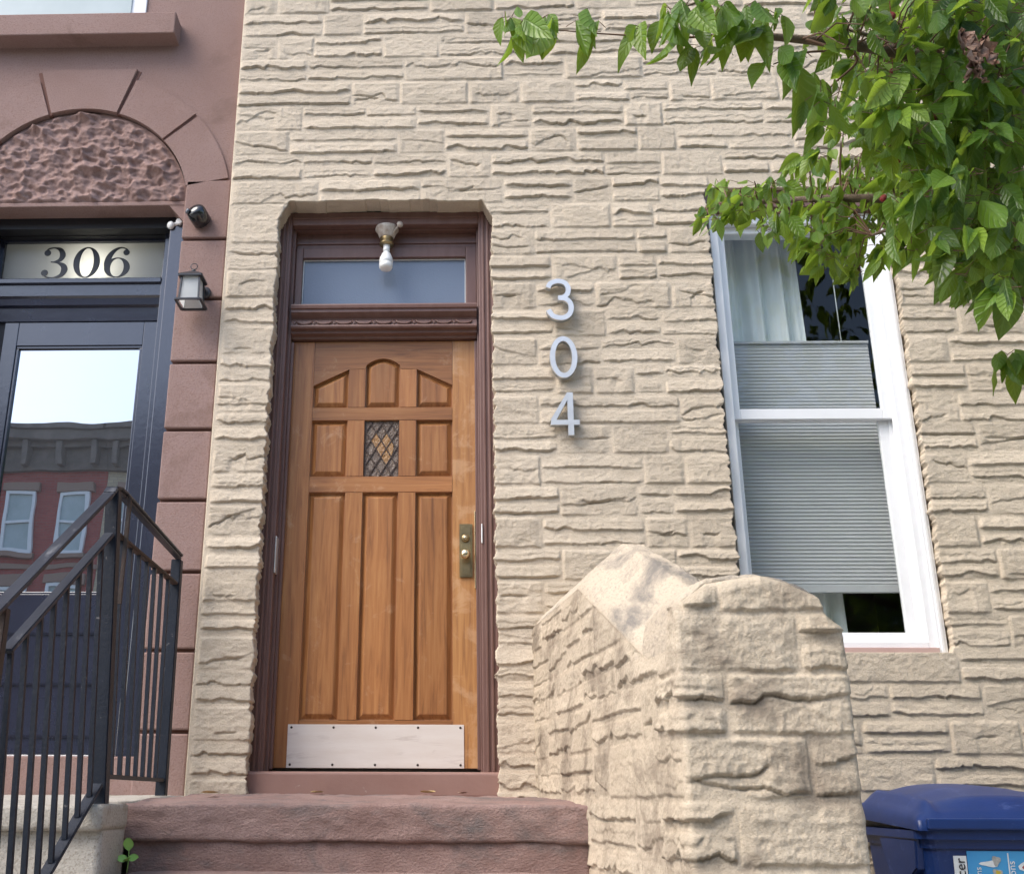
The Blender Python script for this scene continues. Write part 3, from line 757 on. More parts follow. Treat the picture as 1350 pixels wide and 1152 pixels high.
# corners missed by the radial fan
def ang(x, z): return math.atan2(z - AZ, x - AX)
for cxn in (XR, XL):
    k = min(range(len(outr) - 1), key=lambda i: 0 if (outr[i][0] == cxn) != (outr[i + 1][0] == cxn) and abs(outr[i][0] - cxn) + abs(outr[i + 1][0] - cxn) < 2.2 and (abs(outr[i][1] - ZT) < 1e-6) != (abs(outr[i + 1][1] - ZT) < 1e-6) else 1)
    v = m.bm.verts.new((cxn, Yb, ZT)); m.bm.faces.new([ids[k][1], v, ids[k + 1][1]])
m.box(-4.6, -2.80, Yb, .4, .5, AZ - .0005).box(-4.6, XR, .25, .6, 5.05, 9.5)
m.box(-4.6, XR, Yb + .001, .24, 6.2, 9.5)
wall = m.build('stucco_wall', MT['brown'], bs)
# voussoirs
def vous(a0, a1, r1=.800, flat=None, proud=.012):
    n = 12; L = [(AX + (AR + .006) * cos(a0 + (a1 - a0) * i / n), AZ + (AR + .006) * sin(a0 + (a1 - a0) * i / n)) for i in range(n + 1)]
    if flat: R = [(AX + (flat - AZ) / tan(a0 + (a1 - a0) * i / n) if abs(cos(a0 + (a1 - a0) * i / n)) > 1e-6 else AX, flat) for i in range(n + 1)]
    else: R = [(AX + r1 * cos(a0 + (a1 - a0) * i / n), AZ + r1 * sin(a0 + (a1 - a0) * i / n)) for i in range(n + 1)]
    v = MB(); v.strip(L, R, Yb - proud, Yb + .09); v.build('voussoir', MT['brown'], bs)
gp = .014
J = [rad(a) for a in (10.5, 42, 72, 108, 138, 169.5)]
for i in range(5):
    a0, a1 = J[i] + gp, J[i + 1] - gp
    if i == 2: vous(a0, a1, flat=5.250, proud=.016)
    else: vous(a0, a1)
for a in J:
    v = MB()
    r0, r1 = AR + .004, .80 if a not in (J[2], J[3]) else .86
    dx, dz = cos(a), sin(a); t = .0115
    v.prism([(AX + r0 * dx - t * dz, AZ + r0 * dz + t * dx), (AX + r0 * dx + t * dz, AZ + r0 * dz - t * dx), (AX + r1 * dx + t * dz, AZ + r1 * dz - t * dx), (AX + r1 * dx - t * dz, AZ + r1 * dz + t * dx)], Yb - .002, Yb + .05)
    v.build('arch_joint', MT['brown_dark'], bs)
# rusticated pilaster blocks
zj = [.5, .83, 1.17, 1.515, 1.862, 2.205, 2.552, 2.884, 3.226, 3.567, 3.902, 4.231, 4.5745]
for k in range(len(zj) - 1):
    m = MB(); m.box(OXR, XR - .003, Yb - .012, .155, zj[k] + .008, zj[k + 1] - .008, .007, 2); m.build('pilaster_block', MT['brown'], bs)
    m = MB(); m.box(OXL - .235, OXL, Yb - .012, .155, zj[k] + .008, zj[k + 1] - .008, .007, 2); m.build('pilaster_block', MT['brown'], bs)
m = MB(); m.box(OXR + .006, XR - .002, Yb + .016, .150, .5, 4.574).box(OXL - .230, OXL - .006, Yb + .016, .150, .5, 4.574); m.build('pilaster_joint', MT['brown_dark'], bs)
# rough-cut tympanum with chamfered lower corners
nx, nz = 200, 110
X, Z = np.meshgrid(np.linspace(AX - .576, AX + .576, nx), np.linspace(4.462, 5.002, nz))
dx = np.abs(X - AX)
lim = np.sqrt(np.clip(AR ** 2 - (Z - AZ) ** 2, 0, None)); inside = dx <= lim
zl = 4.462
qx, qz = X * 13 + 1.2 * fbm(X * 6, Z * 6, 3), Z * 16 + 1.2 * fbm(X * 6, Z * 6, 8)
wx, wz = X * 13 + Z * 5 + .30 * fbm(X * 22, Z * 22, 3), Z * 17 + .30 * fbm(X * 22, Z * 22, 8)
f1, f2 = worley(wx, wz, 11); g1, g2 = worley(wx * 2.1 + 3, wz * 2.1, 14)
big = .5 + .5 * vn(X * 9, Z * 11, 19)
hm = .052 * np.clip(f1 * 1.25, 0, 1) ** 1.6 * (.25 + .75 * big) + .012 * np.clip(g1 * 1.3, 0, 1) + .006 * fbm(X * 14, Z * 16, 15) + .0022 * fbm(X * 80, Z * 80, 16, 3) - .006
edge = sm((AR - np.sqrt((X - AX) ** 2 + (Z - AZ) ** 2)) / .03) * sm((Z - zl) / .012)
Xc = AX + np.sign(X - AX) * np.minimum(dx, lim)
V = np.stack([Xc, Yb + .018 - hm * edge, Z], -1).reshape(-1, 3)
idx = np.arange(nx * nz).reshape(nz, nx)
Q = np.stack([idx[:-1, :-1], idx[:-1, 1:], idx[1:, 1:], idx[1:, :-1]], -1).reshape(-1, 4)
ok = (inside.reshape(-1)[Q].any(1))
link('tympanum', np_mesh('tympanum', V, Q[ok]), MT['brown'], bs)
# lintel slab below the tympanum, and chamfers
m = MB(); m.box(OXL - .01, OXR + .012, Yb + .010, .30, 4.438, 4.4615, .004)
m.prism([(OXR + .01, 4.44), (OXR + .01, 4.33), (OXR - .006, 4.35), (OXR - .085, 4.44)], Yb + .013, .29)
m.prism([(OXL - .01, 4.44), (OXL - .01, 4.33), (OXL + .006, 4.35), (OXL + .085, 4.44)], Yb + .013, .29)
m.build('lintel', MT['brown'], bs)
m = MB(); m.box(-4.0, -1.522, -.075, .10, 5.405, 5.540, .006); sill = m.build('upper_sill', MT['brown'], bs)
m = MB(); m.box(-3.6, -1.72, .02, .08, 5.545, 6.1, .004); uw = m.build('upper_window', MT['vinyl'], bs)
m = MB(); m.box(-3.5, -2.66, .012, .019, 5.60, 6.05).box(-2.6, -1.80, .012, .019, 5.60, 6.05); m.build('pane', MT['farpane'], uw)
# black door surround
m = MB()
m.box(-1.500, -1.411, .105, .285, 1.760, 4.374, .004)      # right casing
m.box(-1.556, -1.500, .215, .300, 1.760, 4.41, .003)
m.box(-2.566, -2.478, .105, .285, 1.760, 4.374, .004).box(-2.478, -2.430, .215, .300, 1.760, 4.41, .003)
m.build('door_frame', MT['blackpaint'], bs)
m = MB(); m.box(-2.566, -1.411, .155, .62, 4.376, 4.4375).box(-2.43, -1.556, .225, .30, 4.372, 4.3755)
m.build('door_header', MT['blackdark'], bs)
m = MB()
m.prism([(.33, 3.905), (.33, 4.128), (.215, 4.124), (.205, 4.116), (.206, 4.095), (.225, 4.090), (.228, 4.030), (.240, 4.020), (.244, 3.985), (.262, 3.975), (.268, 3.905)], -2.430, -1.5565, 'x')
m.build('transom_bar', MT['blackpaint'], bs)
m = MB(); m.box(-2.430, -2.418, .262, .30, 4.128, 4.372).box(-1.566, -1.556, .262, .30, 4.128, 4.372).box(-2.418, -1.566, .262, .30, 4.362, 4.372)
t3 = m.build('transom_window', MT['blackpaint'], bs)
m = MB(); m.box(-2.417, -1.567, .282, .287, 4.1285, 4.361); p3 = m.build('pane', MT['frost306'], t3)
# numerals
def crom(pts, n=8):
    out = []
    P = [pts[0]] + list(pts) + [pts[-1]]
    for i in range(1, len(P) - 2):
        p0, p1, p2, p3 = (np.array(P[k], float) for k in (i - 1, i, i + 1, i + 2))
        for k in range(n):
            t = k / n; out.append(.5 * ((2 * p1) + (-p0 + p2) * t + (2 * p0 - 5 * p1 + 4 * p2 - p3) * t * t + (-p0 + 3 * p1 - 3 * p2 + p3) * t ** 3))
    out.append(np.array(P[-2], float)); return np.array(out)
def stroke(m, pts, x0, z0, sx, sz, y0, y1, w=None):
    """pts: (x, z, width) in a unit box"""
    c = crom([(p[0] * sx, p[1] * sz, (p[2] if len(p) > 2 else w) * sx) for p in pts])
    d = np.gradient(c[:, :2], axis=0); d /= np.linalg.norm(d, axis=1)[:, None] + 1e-9
    nrm = np.stack([-d[:, 1], d[:, 0]], 1); h = c[:, 2:3] / 2
    L = c[:, :2] + nrm * h + (x0, z0); R = c[:, :2] - nrm * h + (x0, z0)
    m.strip([tuple(q) for q in L], [tuple(q) for q in R], y0, y1)
def ringel(m, c, ro, ri, x0, z0, sx, sz, y0, y1, n=40):
    L = [(x0 + sx * (c[0] + ro[0] * cos(2 * pi * i / n)), z0 + sz * (c[1] + ro[1] * sin(2 * pi * i / n))) for i in range(n)]
    R = [(x0 + sx * (c[0] + ri[0] * cos(2 * pi * i / n)), z0 + sz * (c[1] + ri[1] * sin(2 * pi * i / n))) for i in range(n)]
    m.strip(L, R, y0, y1, True)
def ball(m, c, r, x0, z0, sx, sz, y0, y1, n=16):
    m.prism([(x0 + sx * c[0] + r * sx * cos(2 * pi * i / n), z0 + sz * c[1] + r * sx * sin(2 * pi * i / n)) for i in range(n)], y0, y1)
m = MB(); zz, hz = 4.158, .180
y0, y1 = .2795, .2815
xx, ww = -2.224, .148
stroke(m, [(.14, .84, .05), (.24, .95, .06), (.45, .985, .05), (.66, .92, .15), (.76, .75, .21), (.68, .59, .14), (.46, .52, .04)], xx, zz, ww, hz, y0, y1)
stroke(m, [(.36, .528, .04), (.60, .50, .07), (.82, .40, .19), (.88, .26, .23), (.78, .09, .15), (.52, .015, .05), (.26, .04, .05), (.12, .15, .05)], xx, zz, ww, hz, y0 - .0003, y1)
ball(m, (.21, .82), .12, xx, zz, ww, hz, y0 - .0006, y1); ball(m, (.19, .17), .125, xx, zz, ww, hz, y0 - .0006, y1)
ringel(m, (.5, .5), (.50, .50), (.265, .465), -2.050, zz, .140, hz, y0, y1)
xx, ww = -1.888, .142
ringel(m, (.5, .325), (.48, .325), (.25, .295), xx, zz, ww, hz, y0, y1)
stroke(m, [(.14, .30, .22), (.12, .50, .23), (.20, .72, .20), (.38, .90, .12), (.60, .975, .05), (.80, .92, .05), (.88, .83, .05)], xx, zz, ww, hz, y0 - .0004, y1)
ball(m, (.80, .815), .12, xx, zz, ww, hz, y0 - .0008, y1)
m.build('house_number', MT['ink'], p3, 'black numerals 306 on the transom glass')
# hall behind the transom, with its lit lamp
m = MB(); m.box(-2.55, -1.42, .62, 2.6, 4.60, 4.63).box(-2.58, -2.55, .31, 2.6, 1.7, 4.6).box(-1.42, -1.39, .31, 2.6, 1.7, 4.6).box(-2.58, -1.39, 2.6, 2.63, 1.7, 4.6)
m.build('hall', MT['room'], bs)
hl = thing('hall_lamp', 'lit hall lamp glowing behind the number 306 transom glass', 'lamp', (-1.945, .42, 4.37))
m = MB(); m.lathe([(.001, -.05), (.030, -.046), (.052, -.025), (.058, 0), (.05, .03), (.03, .046), (.02, .05)], (-1.945, .43, 4.20), (0, 0, 1), 20); m.build('globe', emit('lamp_glow', (1, .95, .82), 26), hl)
m = MB(); m.tube([(-1.945, .43, 4.25), (-1.945, .43, 4.376)], .006, 8); m.build('stem', MT['brass'], hl)
# glazed black door
Yd = .275
m = MB()
m.box(-2.362, -2.288, Yd, Yd + .045, 1.765, 3.903, .003).box(-1.640, -1.5575, Yd, Yd + .045, 1.765, 3.903, .003)
m.box(-2.288, -1.640, Yd, Yd + .045, 3.772, 3.903, .003).box(-2.288, -1.640, Yd + .002, Yd + .045, 1.765, 2.500, .002)
d3 = m.build('door', MT['blackpaint'], bs)
m = MB(); m.box(-2.290, -1.638, Yd + .020, Yd + .026, 2.498, 3.774); m.build('glass_pane', MT['mirror'], d3)
m = MB()
for x0, x1, z0, z1 in ((-2.288, -1.640, 3.758, 3.772), (-2.288, -2.274, 2.512, 3.758), (-1.654, -1.640, 2.512, 3.758), (-2.288, -1.640, 2.498, 2.512)): m.box(x0, x1, Yd + .006, Yd + .0195, z0, z1, .003)
m.build('glazing_bead', MT['blackpaint'], d3)
m = MB()
for z0, z1 in ((1.85, 2.02), (2.08, 2.25), (2.31, 2.47)):
    m.prism(rect(-2.262, -1.666, z0, z1), Yd - .010, Yd + .0015, 'y', .008)
m.build('lower_panel', MT['blackpaint'], d3)
m = MB(); m.box(-2.43, -2.365, Yd + .010, Yd + .05, 1.765, 3.905); m.build('door_jamb', MT['blackdark'], bs)
m = MB(); m.box(OXL - .02, OXR + .02, .060, .34, 1.56, 1.762, .006); m.build('threshold', MT['brown'], bs)
m = MB(); m.box(-2.36, -1.55, .19, .262, 1.7625, 1.772, .001); m.build('sill_strip', MT['alu'], bs)
# upper backing so that light cannot pass round the frame
m = MB(); m.box(-4.6, OXL - .0, .156, .40, .5, 5.04).box(OXR, XR, .156, .40, .5, 5.04).box(OXL, OXR, .301, .60, 4.44, 5.04); m.build('backing_wall', MT['room'], bs)
m = MB(); m.box(-4.6, -1.18, -.25, 8, 9.5, 9.75, .02); m.build('roof', MT['cornice'], bs)

# ---- fittings on the brownstone
la = thing('wall_lantern', 'small black carriage lantern with frosted panes on the brownstone pilaster', 'lantern', (-1.30, .0, 3.9))
lx, ly = -1.305, -.085
m = MB(); h0, h1 = 3.822, 3.952; r0, r1 = .047, .042
for sx, sy in ((-1, -1), (1, -1), (1, 1), (-1, 1)): m.bar((lx + sx * r0, ly + sy * r0, h0), (lx + sx * r1, ly + sy * r1, h1), .008, .008)
for z, r, t in ((h0, r0 + .012, .008), (h1, r1 + .010, .008)):
    for k in range(4):
        a, c = [((-1, -1), (1, -1)), ((1, -1), (1, 1)), ((1, 1), (-1, 1)), ((-1, 1), (-1, -1))][k]
        m.bar((lx + a[0] * r, ly + a[1] * r, z), (lx + c[0] * r, ly + c[1] * r, z), .012, t)
m.build('frame', MT['lantern'], la)
m = MB(); rr = r1 + .016
m.poly([(lx - rr, ly - rr, h1 + .005), (lx + rr, ly - rr, h1 + .005), (lx + rr, ly + rr, h1 + .005), (lx - rr, ly + rr, h1 + .005), (lx - .014, ly - .014, h1 + .040), (lx + .014, ly - .014, h1 + .040), (lx + .014, ly + .014, h1 + .040), (lx - .014, ly + .014, h1 + .040)],
       [(3, 2, 1, 0), (0, 1, 5, 4), (1, 2, 6, 5), (2, 3, 7, 6), (3, 0, 4, 7), (4, 5, 6, 7)])
m.lathe([(.010, 0), (.010, .010), (.005, .014)], (lx, ly, h1 + .040), (0, 0, 1), 12); m.build('roof_cap', MT['lantern'], la)
m = MB(); m.tube([(lx + .016 * cos(a), ly, h1 + .070 + .016 * sin(a)) for a in [2 * pi * i / 20 for i in range(21)]], .0022, 6); m.build('ring', MT['lantern'], la)
m = MB()
q0, q1 = r0 - .003, r1 - .003
m.poly([(lx - q0, ly - q0, h0), (lx + q0, ly - q0, h0), (lx + q0, ly + q0, h0), (lx - q0, ly + q0, h0), (lx - q1, ly - q1, h1), (lx + q1, ly - q1, h1), (lx + q1, ly + q1, h1), (lx - q1, ly + q1, h1)], [(0, 1, 5, 4), (1, 2, 6, 5), (2, 3, 7, 6), (3, 0, 4, 7)])
m.build('pane', MT['lampglass'], la)
m = MB(); m.lathe([(.032, 0), (.032, .010), (.022, .018)], (lx + .035, .018, 3.93), (0, -1, 0), 20); m.tube([(lx + .035, .0, 3.93), (lx + .035, -.03, 3.955), (lx + .02, -.05, 3.965), (lx, ly + .03, 3.968)], .009, 8); m.build('bracket', MT['lantern'], la)
m = MB(); m.lathe([(.012, 0), (.014, .02), (.026, .045), (.028, .065), (.02, .085), (.004, .092)], (lx, ly, 3.955), (0, 0, -1), 16); m.build('bulb', MT['bulbw'], la)

ca = thing('security_camera', 'black bullet security camera on the brownstone above the lantern', 'camera', (-1.33, .0, 4.35))
m = MB(); ax = Vector((-.34, -.80, .42)).normalized(); c0 = Vector((-1.322, -.020, 4.338))
m.lathe([(.040, -.045), (.047, -.038), (.048, .022), (.045, .036), (.036, .046), (.018, .052), (.002, .0535)], c0, ax, 28); m.build('housing', MT['camblack'], ca)
m = MB(); m.lathe([(.014, 0), (.014, .010), (.008, .013), (.001, .0135)], c0 + ax * .034 + Vector((-.030, -.014, -.014)), (-.8, -.55, .1), 16); m.build('lens', MT['lens'], ca)
m = MB(); m.lathe([(.030, 0), (.030, .012), (.020, .02)], (-1.318, .019, 4.330), (0, -1, 0), 18); m.build('mount', MT['camblack'], ca)
se = thing('door_sensor', 'little white sensor knob at the top of the black door casing', 'sensor', (-1.48, .09, 4.36))
m = MB(); m.lathe([(.020, 0), (.021, .012), (.015, .02), (.004, .023)], (-1.492, .104, 4.357), (-.5, -.85, -.1), 16); m.build('cap', MT['bulbw'], se)
m = MB(); m.lathe([(.016, 0), (.016, .02)], (-1.452, .104, 4.372), (0, -1, .1), 14); m.tube([(-1.49, .1045, 4.362), (-1.45, .100, 4.372)], .010, 8); m.build('clip', MT['bulbw'], se)

# ---- bare bulb fitting over the wooden door
bu = thing('light_fitting', 'bare white bulb in a brass holder hanging over the brown door', 'light', (-.395, .13, 4.34))
bx, by = -.394, .130
m = MB(); m.lathe([(.058, 0), (.060, .012), (.050, .022), (.040, .05), (.034, .058)], (bx, by, 4.345), (0, 0, -1), 24); m.build('canopy', MT['porcelain'], bu, 'flaking pale canopy')
m = MB(); m.lathe([(.032, 0), (.034, .006), (.030, .028), (.036, .034), (.036, .040), (.024, .044)], (bx, by, 4.287), (0, -.1, -1), 20); m.build('holder', MT['brass'], bu)
m = MB(); m.tube([(bx + .028, by - .02, 4.30), (bx + .05, by - .035, 4.325), (bx + .062, by - .045, 4.335)], .005, 8); m.lathe([(.004, 0), (.014, .006), (.017, .016), (.012, .026), (.003, .030)], (bx + .058, by - .042, 4.332), (.6, -.5, .25), 14); m.build('pull_knob', MT['porcelain'], bu)
m = MB(); m.lathe([(.017, 0), (.017, .038), (.0145, .040), (.0145, .046), (.022, .052), (.032, .078), (.034, .092), (.0345, .110), (.031, .1125), (.0345, .115), (.034, .132), (.028, .142), (.012, .146), (.001, .1465)], (bx, by - .004, 4.244), (0, -.12, -1), 24); m.build('bulb', MT['bulbw'], bu)

# ---- metal numerals 3 0 4
def numeral(label, fn, x0, z0, sx, sz, pins=((.5, .95), (.5, .05))):
    m = MB(); fn(m, x0, z0, sx, sz, -.050, -.036); m.mi = 1
    fn(m, x0, z0, sx, sz, -.0355, -.020)
    o = m.build('house_number', [MT['alu'], MT['alu_side']]); tag(o, label, 'number', 'metal house numerals on the stone wall')
    for dx, dz in pins:
        m = MB(); m.tube([(x0 + sx * dx, -.0195, z0 + sz * dz), (x0 + sx * dx, .0, z0 + sz * dz)], .004, 6); m.build('standoff', MT['screw'], o)
def n3(m, *a):
    stroke(m, [(.09, .80), (.17, .90), (.34, .955), (.52, .965), (.72, .92), (.84, .79), (.80, .64), (.66, .555), (.46, .53)], *a, w=.185)
    stroke(m, [(.465, .5295), (.70, .515), (.88, .42), (.925, .27), (.85, .12), (.66, .035), (.44, .03), (.22, .09), (.08, .23)], a[0], a[1], a[2], a[3], a[4] - .0008, a[5] - .0004, w=.185)
def n0(m, *a): ringel(m, (.5, .5), (.5, .5), (.31, .385), *a)
def n4(m, x0, z0, sx, sz, y0, y1):
    m.prism([(x0 + sx * q[0], z0 + sz * q[1]) for q in ((.60, 0), (.80, 0), (.80, 1), (.60, 1))], y0, y1)
    m.prism([(x0 + sx * q[0], z0 + sz * q[1]) for q in ((0, .24), (.5995, .24), (.5995, .355), (.02, .355))], y0, y1)
    m.prism([(x0 + sx * q[0], z0 + sz * q[1]) for q in ((.8005, .24), (1, .24), (1, .355), (.8005, .355))], y0, y1)
    m.prism([(x0 + sx * q[0], z0 + sz * q[1]) for q in ((.0, .3555), (.20, .3555), (.5995, .82), (.5995, 1.0))], y0, y1)
numeral('silver metal numeral 3, topmost of the three on the stone wall', n3, .386, 3.747, .128, .205)
numeral('silver metal numeral 0, between the 3 and the 4', n0, .396, 3.447, .128, .210)
numeral('silver metal numeral 4, lowest of the three on the stone wall', n4, .390, 3.166, .132, .208, ((.70, .92), (.70, .08)))

# ================================================================== STOOPS
def rough_box(x0, x1, y0, y1, z0, z1, amp, seed, step=.022, drop=0.0, rnd=.02, notch=0.0):
    """box whose faces are subdivided and worn; top may fall towards the street by drop"""
    bm = bmesh.new(); bmesh.ops.create_cube(bm, size=1.0)
    sx, sy, sz = x1 - x0, y1 - y0, z1 - z0
    for v in bm.verts: v.co = Vector((x0 + (v.co.x + .5) * sx, y0 + (v.co.y + .5) * sy, z0 + (v.co.z + .5) * sz))
    for ax, L in ((0, sx), (1, sy), (2, sz)):
        es = [e for e in bm.edges if abs((e.verts[0].co - e.verts[1].co)[ax]) > L * .9]
        bmesh.ops.subdivide_edges(bm, edges=es, cuts=max(1, int(L / step)), use_grid_fill=True)
    co_ = np.array([v.co[:] for v in bm.verts]); c = co_.copy()
    lo, hi = np.array([x0, y0, z0]), np.array([x1, y1, z1])
    inner = np.clip(co_, lo + rnd, hi - rnd); d = co_ - inner; n = np.linalg.norm(d, axis=1)[:, None]
    c = inner + d / np.maximum(n, 1e-9) * np.minimum(n, rnd)
    nn = d / np.maximum(n, 1e-9)
    f = fbm(co_[:, 0] * 5 + co_[:, 1] * 3, co_[:, 2] * 8 + co_[:, 1] * 5, seed, 5) + .5 * fbm(co_[:, 0] * 28 + co_[:, 2] * 9, co_[:, 2] * 31 + co_[:, 1] * 26, seed + 3, 3)
    c = c + nn * (amp * f)[:, None]
    if notch:
        k = np.clip(-vn(co_[:, 0] * 3.1, co_[:, 1] * 0 + 2.5, seed + 9) * 2.2 - .7, 0, 1) * sm((z0 + .05 - co_[:, 2]) / .04)
        c[:, 2] += k * notch
    t = np.clip((y1 - co_[:, 1]) / sy, 0, 1); c[:, 2] -= drop * t * sm((co_[:, 2] - z0) / max(sz, 1e-6))
    for v, p in zip(bm.verts, c): v.co = p
    for f_ in bm.faces: f_.smooth = True
    me = bpy.data.meshes.new('slab'); bm.to_mesh(me); bm.free(); return me
st = thing('front_stoop', 'worn brown painted stone steps leading to the wooden door', 'steps', (-.4, -.9, .5))
link('landing', rough_box(-1.160, .62, -.94, .10, 1.462, 1.612, .009, 21, .012, .032, .009), MT['step'], st)
link('riser', rough_box(-1.115, .40, -.922, .05, 1.30, 1.472, .008, 25, .014, 0, .010, .05), MT['step'], st)
z = 1.375
for k in range(4):
    y0 = -1.20 - .28 * k
    link('step', rough_box(-1.095 if y0 > -1.3 else -1.10, .42, y0, y0 + .38, .5, z, .007, 30 + k, .03, .01, .02), MT['step'], st); z -= .195

cs = thing('front_stoop', 'grey speckled concrete stoop with a black iron railing on it', 'steps', (-2, -1.0, .5))
link('landing', rough_box(-2.95, -1.172, -1.235, .058, 1.500, 1.606, .004, 51, .02, .030, .012), MT['concrete'], cs)
link('landing_end', rough_box(-1.20, -1.108, -1.235, -.965, 1.500, 1.580, .004, 52, .02, .0, .012), MT['concrete'], cs)
link('block', rough_box(-2.95, -1.112, -1.205, -.965, .5, 1.512, .004, 53, .022, 0, .010), MT['concrete'], cs)
link('block', rough_box(-2.95, -1.176, -.97, .05, .5, 1.512, .004, 54, .03, 0, .010), MT['concrete'], cs)
z = 1.325
for k in range(4):
    y0 = -1.48 - .275 * k
    link('step', rough_box(-2.95, -1.125, y0, y0 + .285, .5, z, .004, 60 + k, .03, .008, .01), MT['concrete'], cs); z -= .19

# ---- stone cheek wall with its end pier
def cheek():
    t = thing('stoop_wall', 'cream stone cheek wall with a gabled sloping coping and a stout end pier', 'wall', (.6, -1.0, .5))
    rng = random.Random(91)
    k = -.115; yF = -1.97; xl = lambda y: .29 + k * y; TH = .405
    # path round the wall (left face, front, right face), corners rounded
    P0, P1, P2, P3 = np.array([.282, .06]), np.array([xl(yF), yF]), np.array([xl(yF) + TH, yF]), np.array([.29 + TH, .06])
    R = .012; n1, n2 = 430, 130; pts = []; nrm = []
    def seg(a, c, n):
        d = (c - a) / np.linalg.norm(c - a); nn = np.array([d[1], -d[0]])
        for i in range(n): pts.append(a + (c - a) * i / n); nrm.append(nn)
    def corner(c, a0, a1, n=8):
        for i in range(n):
            a = a0 + (a1 - a0) * i / n; pts.append(c + R * np.array([cos(a), sin(a)])); nrm.append(np.array([cos(a), sin(a)]))
    dL = (P1 - P0) / np.linalg.norm(P1 - P0); nL = np.array([dL[1], -dL[0]]); nL = nL if nL[0] < 0 else -nL
    aL = math.atan2(nL[1], nL[0]); aF = -pi / 2
    cA = P1 + R * (np.array([1.0, 0]) * 1.06 + np.array([0, 1.0])); cB = P2 + R * (np.array([-1.0, 0]) * .94 + np.array([0, 1.0]))
    if aL > 0: aL -= 2 * pi
    seg(P0, cA + R * nL, n1)
    for q in range(len(nrm)): nrm[q] = nL
    corner(cA, aL, aF)
    s0 = len(pts); seg(cA + R * np.array([0, -1.0]), cB + R * np.array([0, -1.0]), n2)
    for q in range(s0, len(pts)): nrm[q] = np.array([0, -1.0])
    nR = -nL; aR = math.atan2(nR[1], nR[0])
    corner(cB, aF, aR)
    s0 = len(pts); seg(cB + R * nR, P3, 240)
    for q in range(s0, len(pts)): nrm[q] = nR
    pts.append(P3); nrm.append(nR)
    pts = np.array(pts); nrm = np.array(nrm)
    s = np.concatenate([[0], np.cumsum(np.linalg.norm(np.diff(pts, axis=0), axis=1))])
    zs = np.arange(.5, 2.36, .0042)
    Hm = np.full((len(zs), len(s)), .0030); TM = np.full(Hm.shape, .98)
    sA = s[n1]; sB = s[n1 + 8 + n2]; sE = s[-1]
    for r in range(14):
        z1 = 2.0405 - .1468 * (r - 2); z0 = z1 - .1468; par = r % 2
        low = z1 < 1.63
        left = fill_row(0, sA - (.19 if par else .0), rng, rng.randrange(2))

        front = [(sA - (.19 if par else 0), sA + (.115 if par else .30), par), (sA + (.115 if par else .30), sB + .02, 1 - par)]
        right = fill_row(sB + .02, sE, rng, rng.randrange(2))
        put_blocks(Hm, TM, s, zs, left, z0, z1, rng, (), .72); put_blocks(Hm, TM, s, zs, front, z0, z1, rng, (), 1.28); put_blocks(Hm, TM, s, zs, right, z0, z1, rng)
    Sg, Z = np.meshgrid(s, zs)
    Hm = Hm + .0022 * fbm(Sg * 12, Z * 12, 7, 3) + .0011 * fbm(Sg * 60, Z * 60, 8, 3)
    yy = pts[:, 1]
    def eave(y): return np.where(y > -.90, 2.300, np.where(y > -1.70, 2.300 - (-.90 - y) * .43, 1.956))
    zt = eave(yy); onfront = np.arange(len(s)); w = sm((onfront - n1 + 18) / 14.0) * sm((n1 + 16 + n2 + 18 - onfront) / 14.0)
    prof = np.array([(.523, 1.915), (.526, 2.000), (.540, 2.076), (.600, 2.124), (.735, 2.142), (.800, 2.126), (.876, 2.088), (.890, 2.046), (.916, 2.022), (.926, 1.980), (.928, 1.915)])
    zt = zt * (1 - w) + (np.interp(np.clip(pts[:, 0], .538, .917), prof[:, 0], prof[:, 1]) - .006) * w
    Zc = np.minimum(Z, zt[None, :]); Hm = Hm * (1 - (1 - w[None, :]) * (1 - (.12 + .88 * sm((zt[None, :] - Z) / .035))))
    tq = np.clip(1 - (zt[None, :] - Z) / .040, 0, 1) * w[None, :]
    Hm = Hm * (1 - .7 * sm((tq - .6) / .4))
    X = pts[None, :, 0] + nrm[None, :, 0] * Hm; Y = pts[None, :, 1] + nrm[None, :, 1] * Hm + .030 * (1 - np.sqrt(1 - tq ** 2))
    V = np.stack([X, Y, Zc], -1).reshape(-1, 3)
    ns, nz = len(s), len(zs); idx = np.arange(ns * nz).reshape(nz, ns)
    Q = np.stack([idx[:-1, :-1], idx[:-1, 1:], idx[1:, 1:], idx[1:, :-1]], -1)
    keep = ~((Z[:-1, :-1] >= zt[None, :-1]) & (Z[:-1, 1:] >= zt[None, 1:]))
    me = np_mesh('wall_body', V, Q[keep]); tone_attr(me, TM.reshape(-1)); link('wall_body', me, MT['pier'], t)
    bmc = MB(); rings = []
    for y_ in (.05, -.90, -1.70, -1.945):
        e_ = float(eave(np.array(y_))); xl_ = .29 + k * y_; h_ = .14
        rings.append([bmc.bm.verts.new(q) for q in ((xl_ + .010, y_, .5), (xl_ + .010, y_, e_ - .006), (xl_ + TH / 2, y_, e_ + h_ - .02), (xl_ + TH - .010, y_, e_ - .006), (xl_ + TH - .010, y_, .5))])
    for A_, B_ in zip(rings, rings[1:]):
        for q in range(5): bmc.bm.faces.new([A_[q], A_[(q + 1) % 5], B_[(q + 1) % 5], B_[q]])
    bmc.bm.faces.new(rings[0]); bmc.bm.faces.new(rings[-1]); bmc.build('core', MT['pier'], t)
    # gabled coping: level by the house, then sloping down beside the steps
    nu, nv = 90, 220
    V = []; 
    U_, T_ = np.meshgrid(np.linspace(0, 1, nu), np.linspace(.05, -1.74, nv))
    ev = eave(T_) + .001; over = -.001
    x = (.29 - over) + k * T_ + (TH + 2 * over) * U_
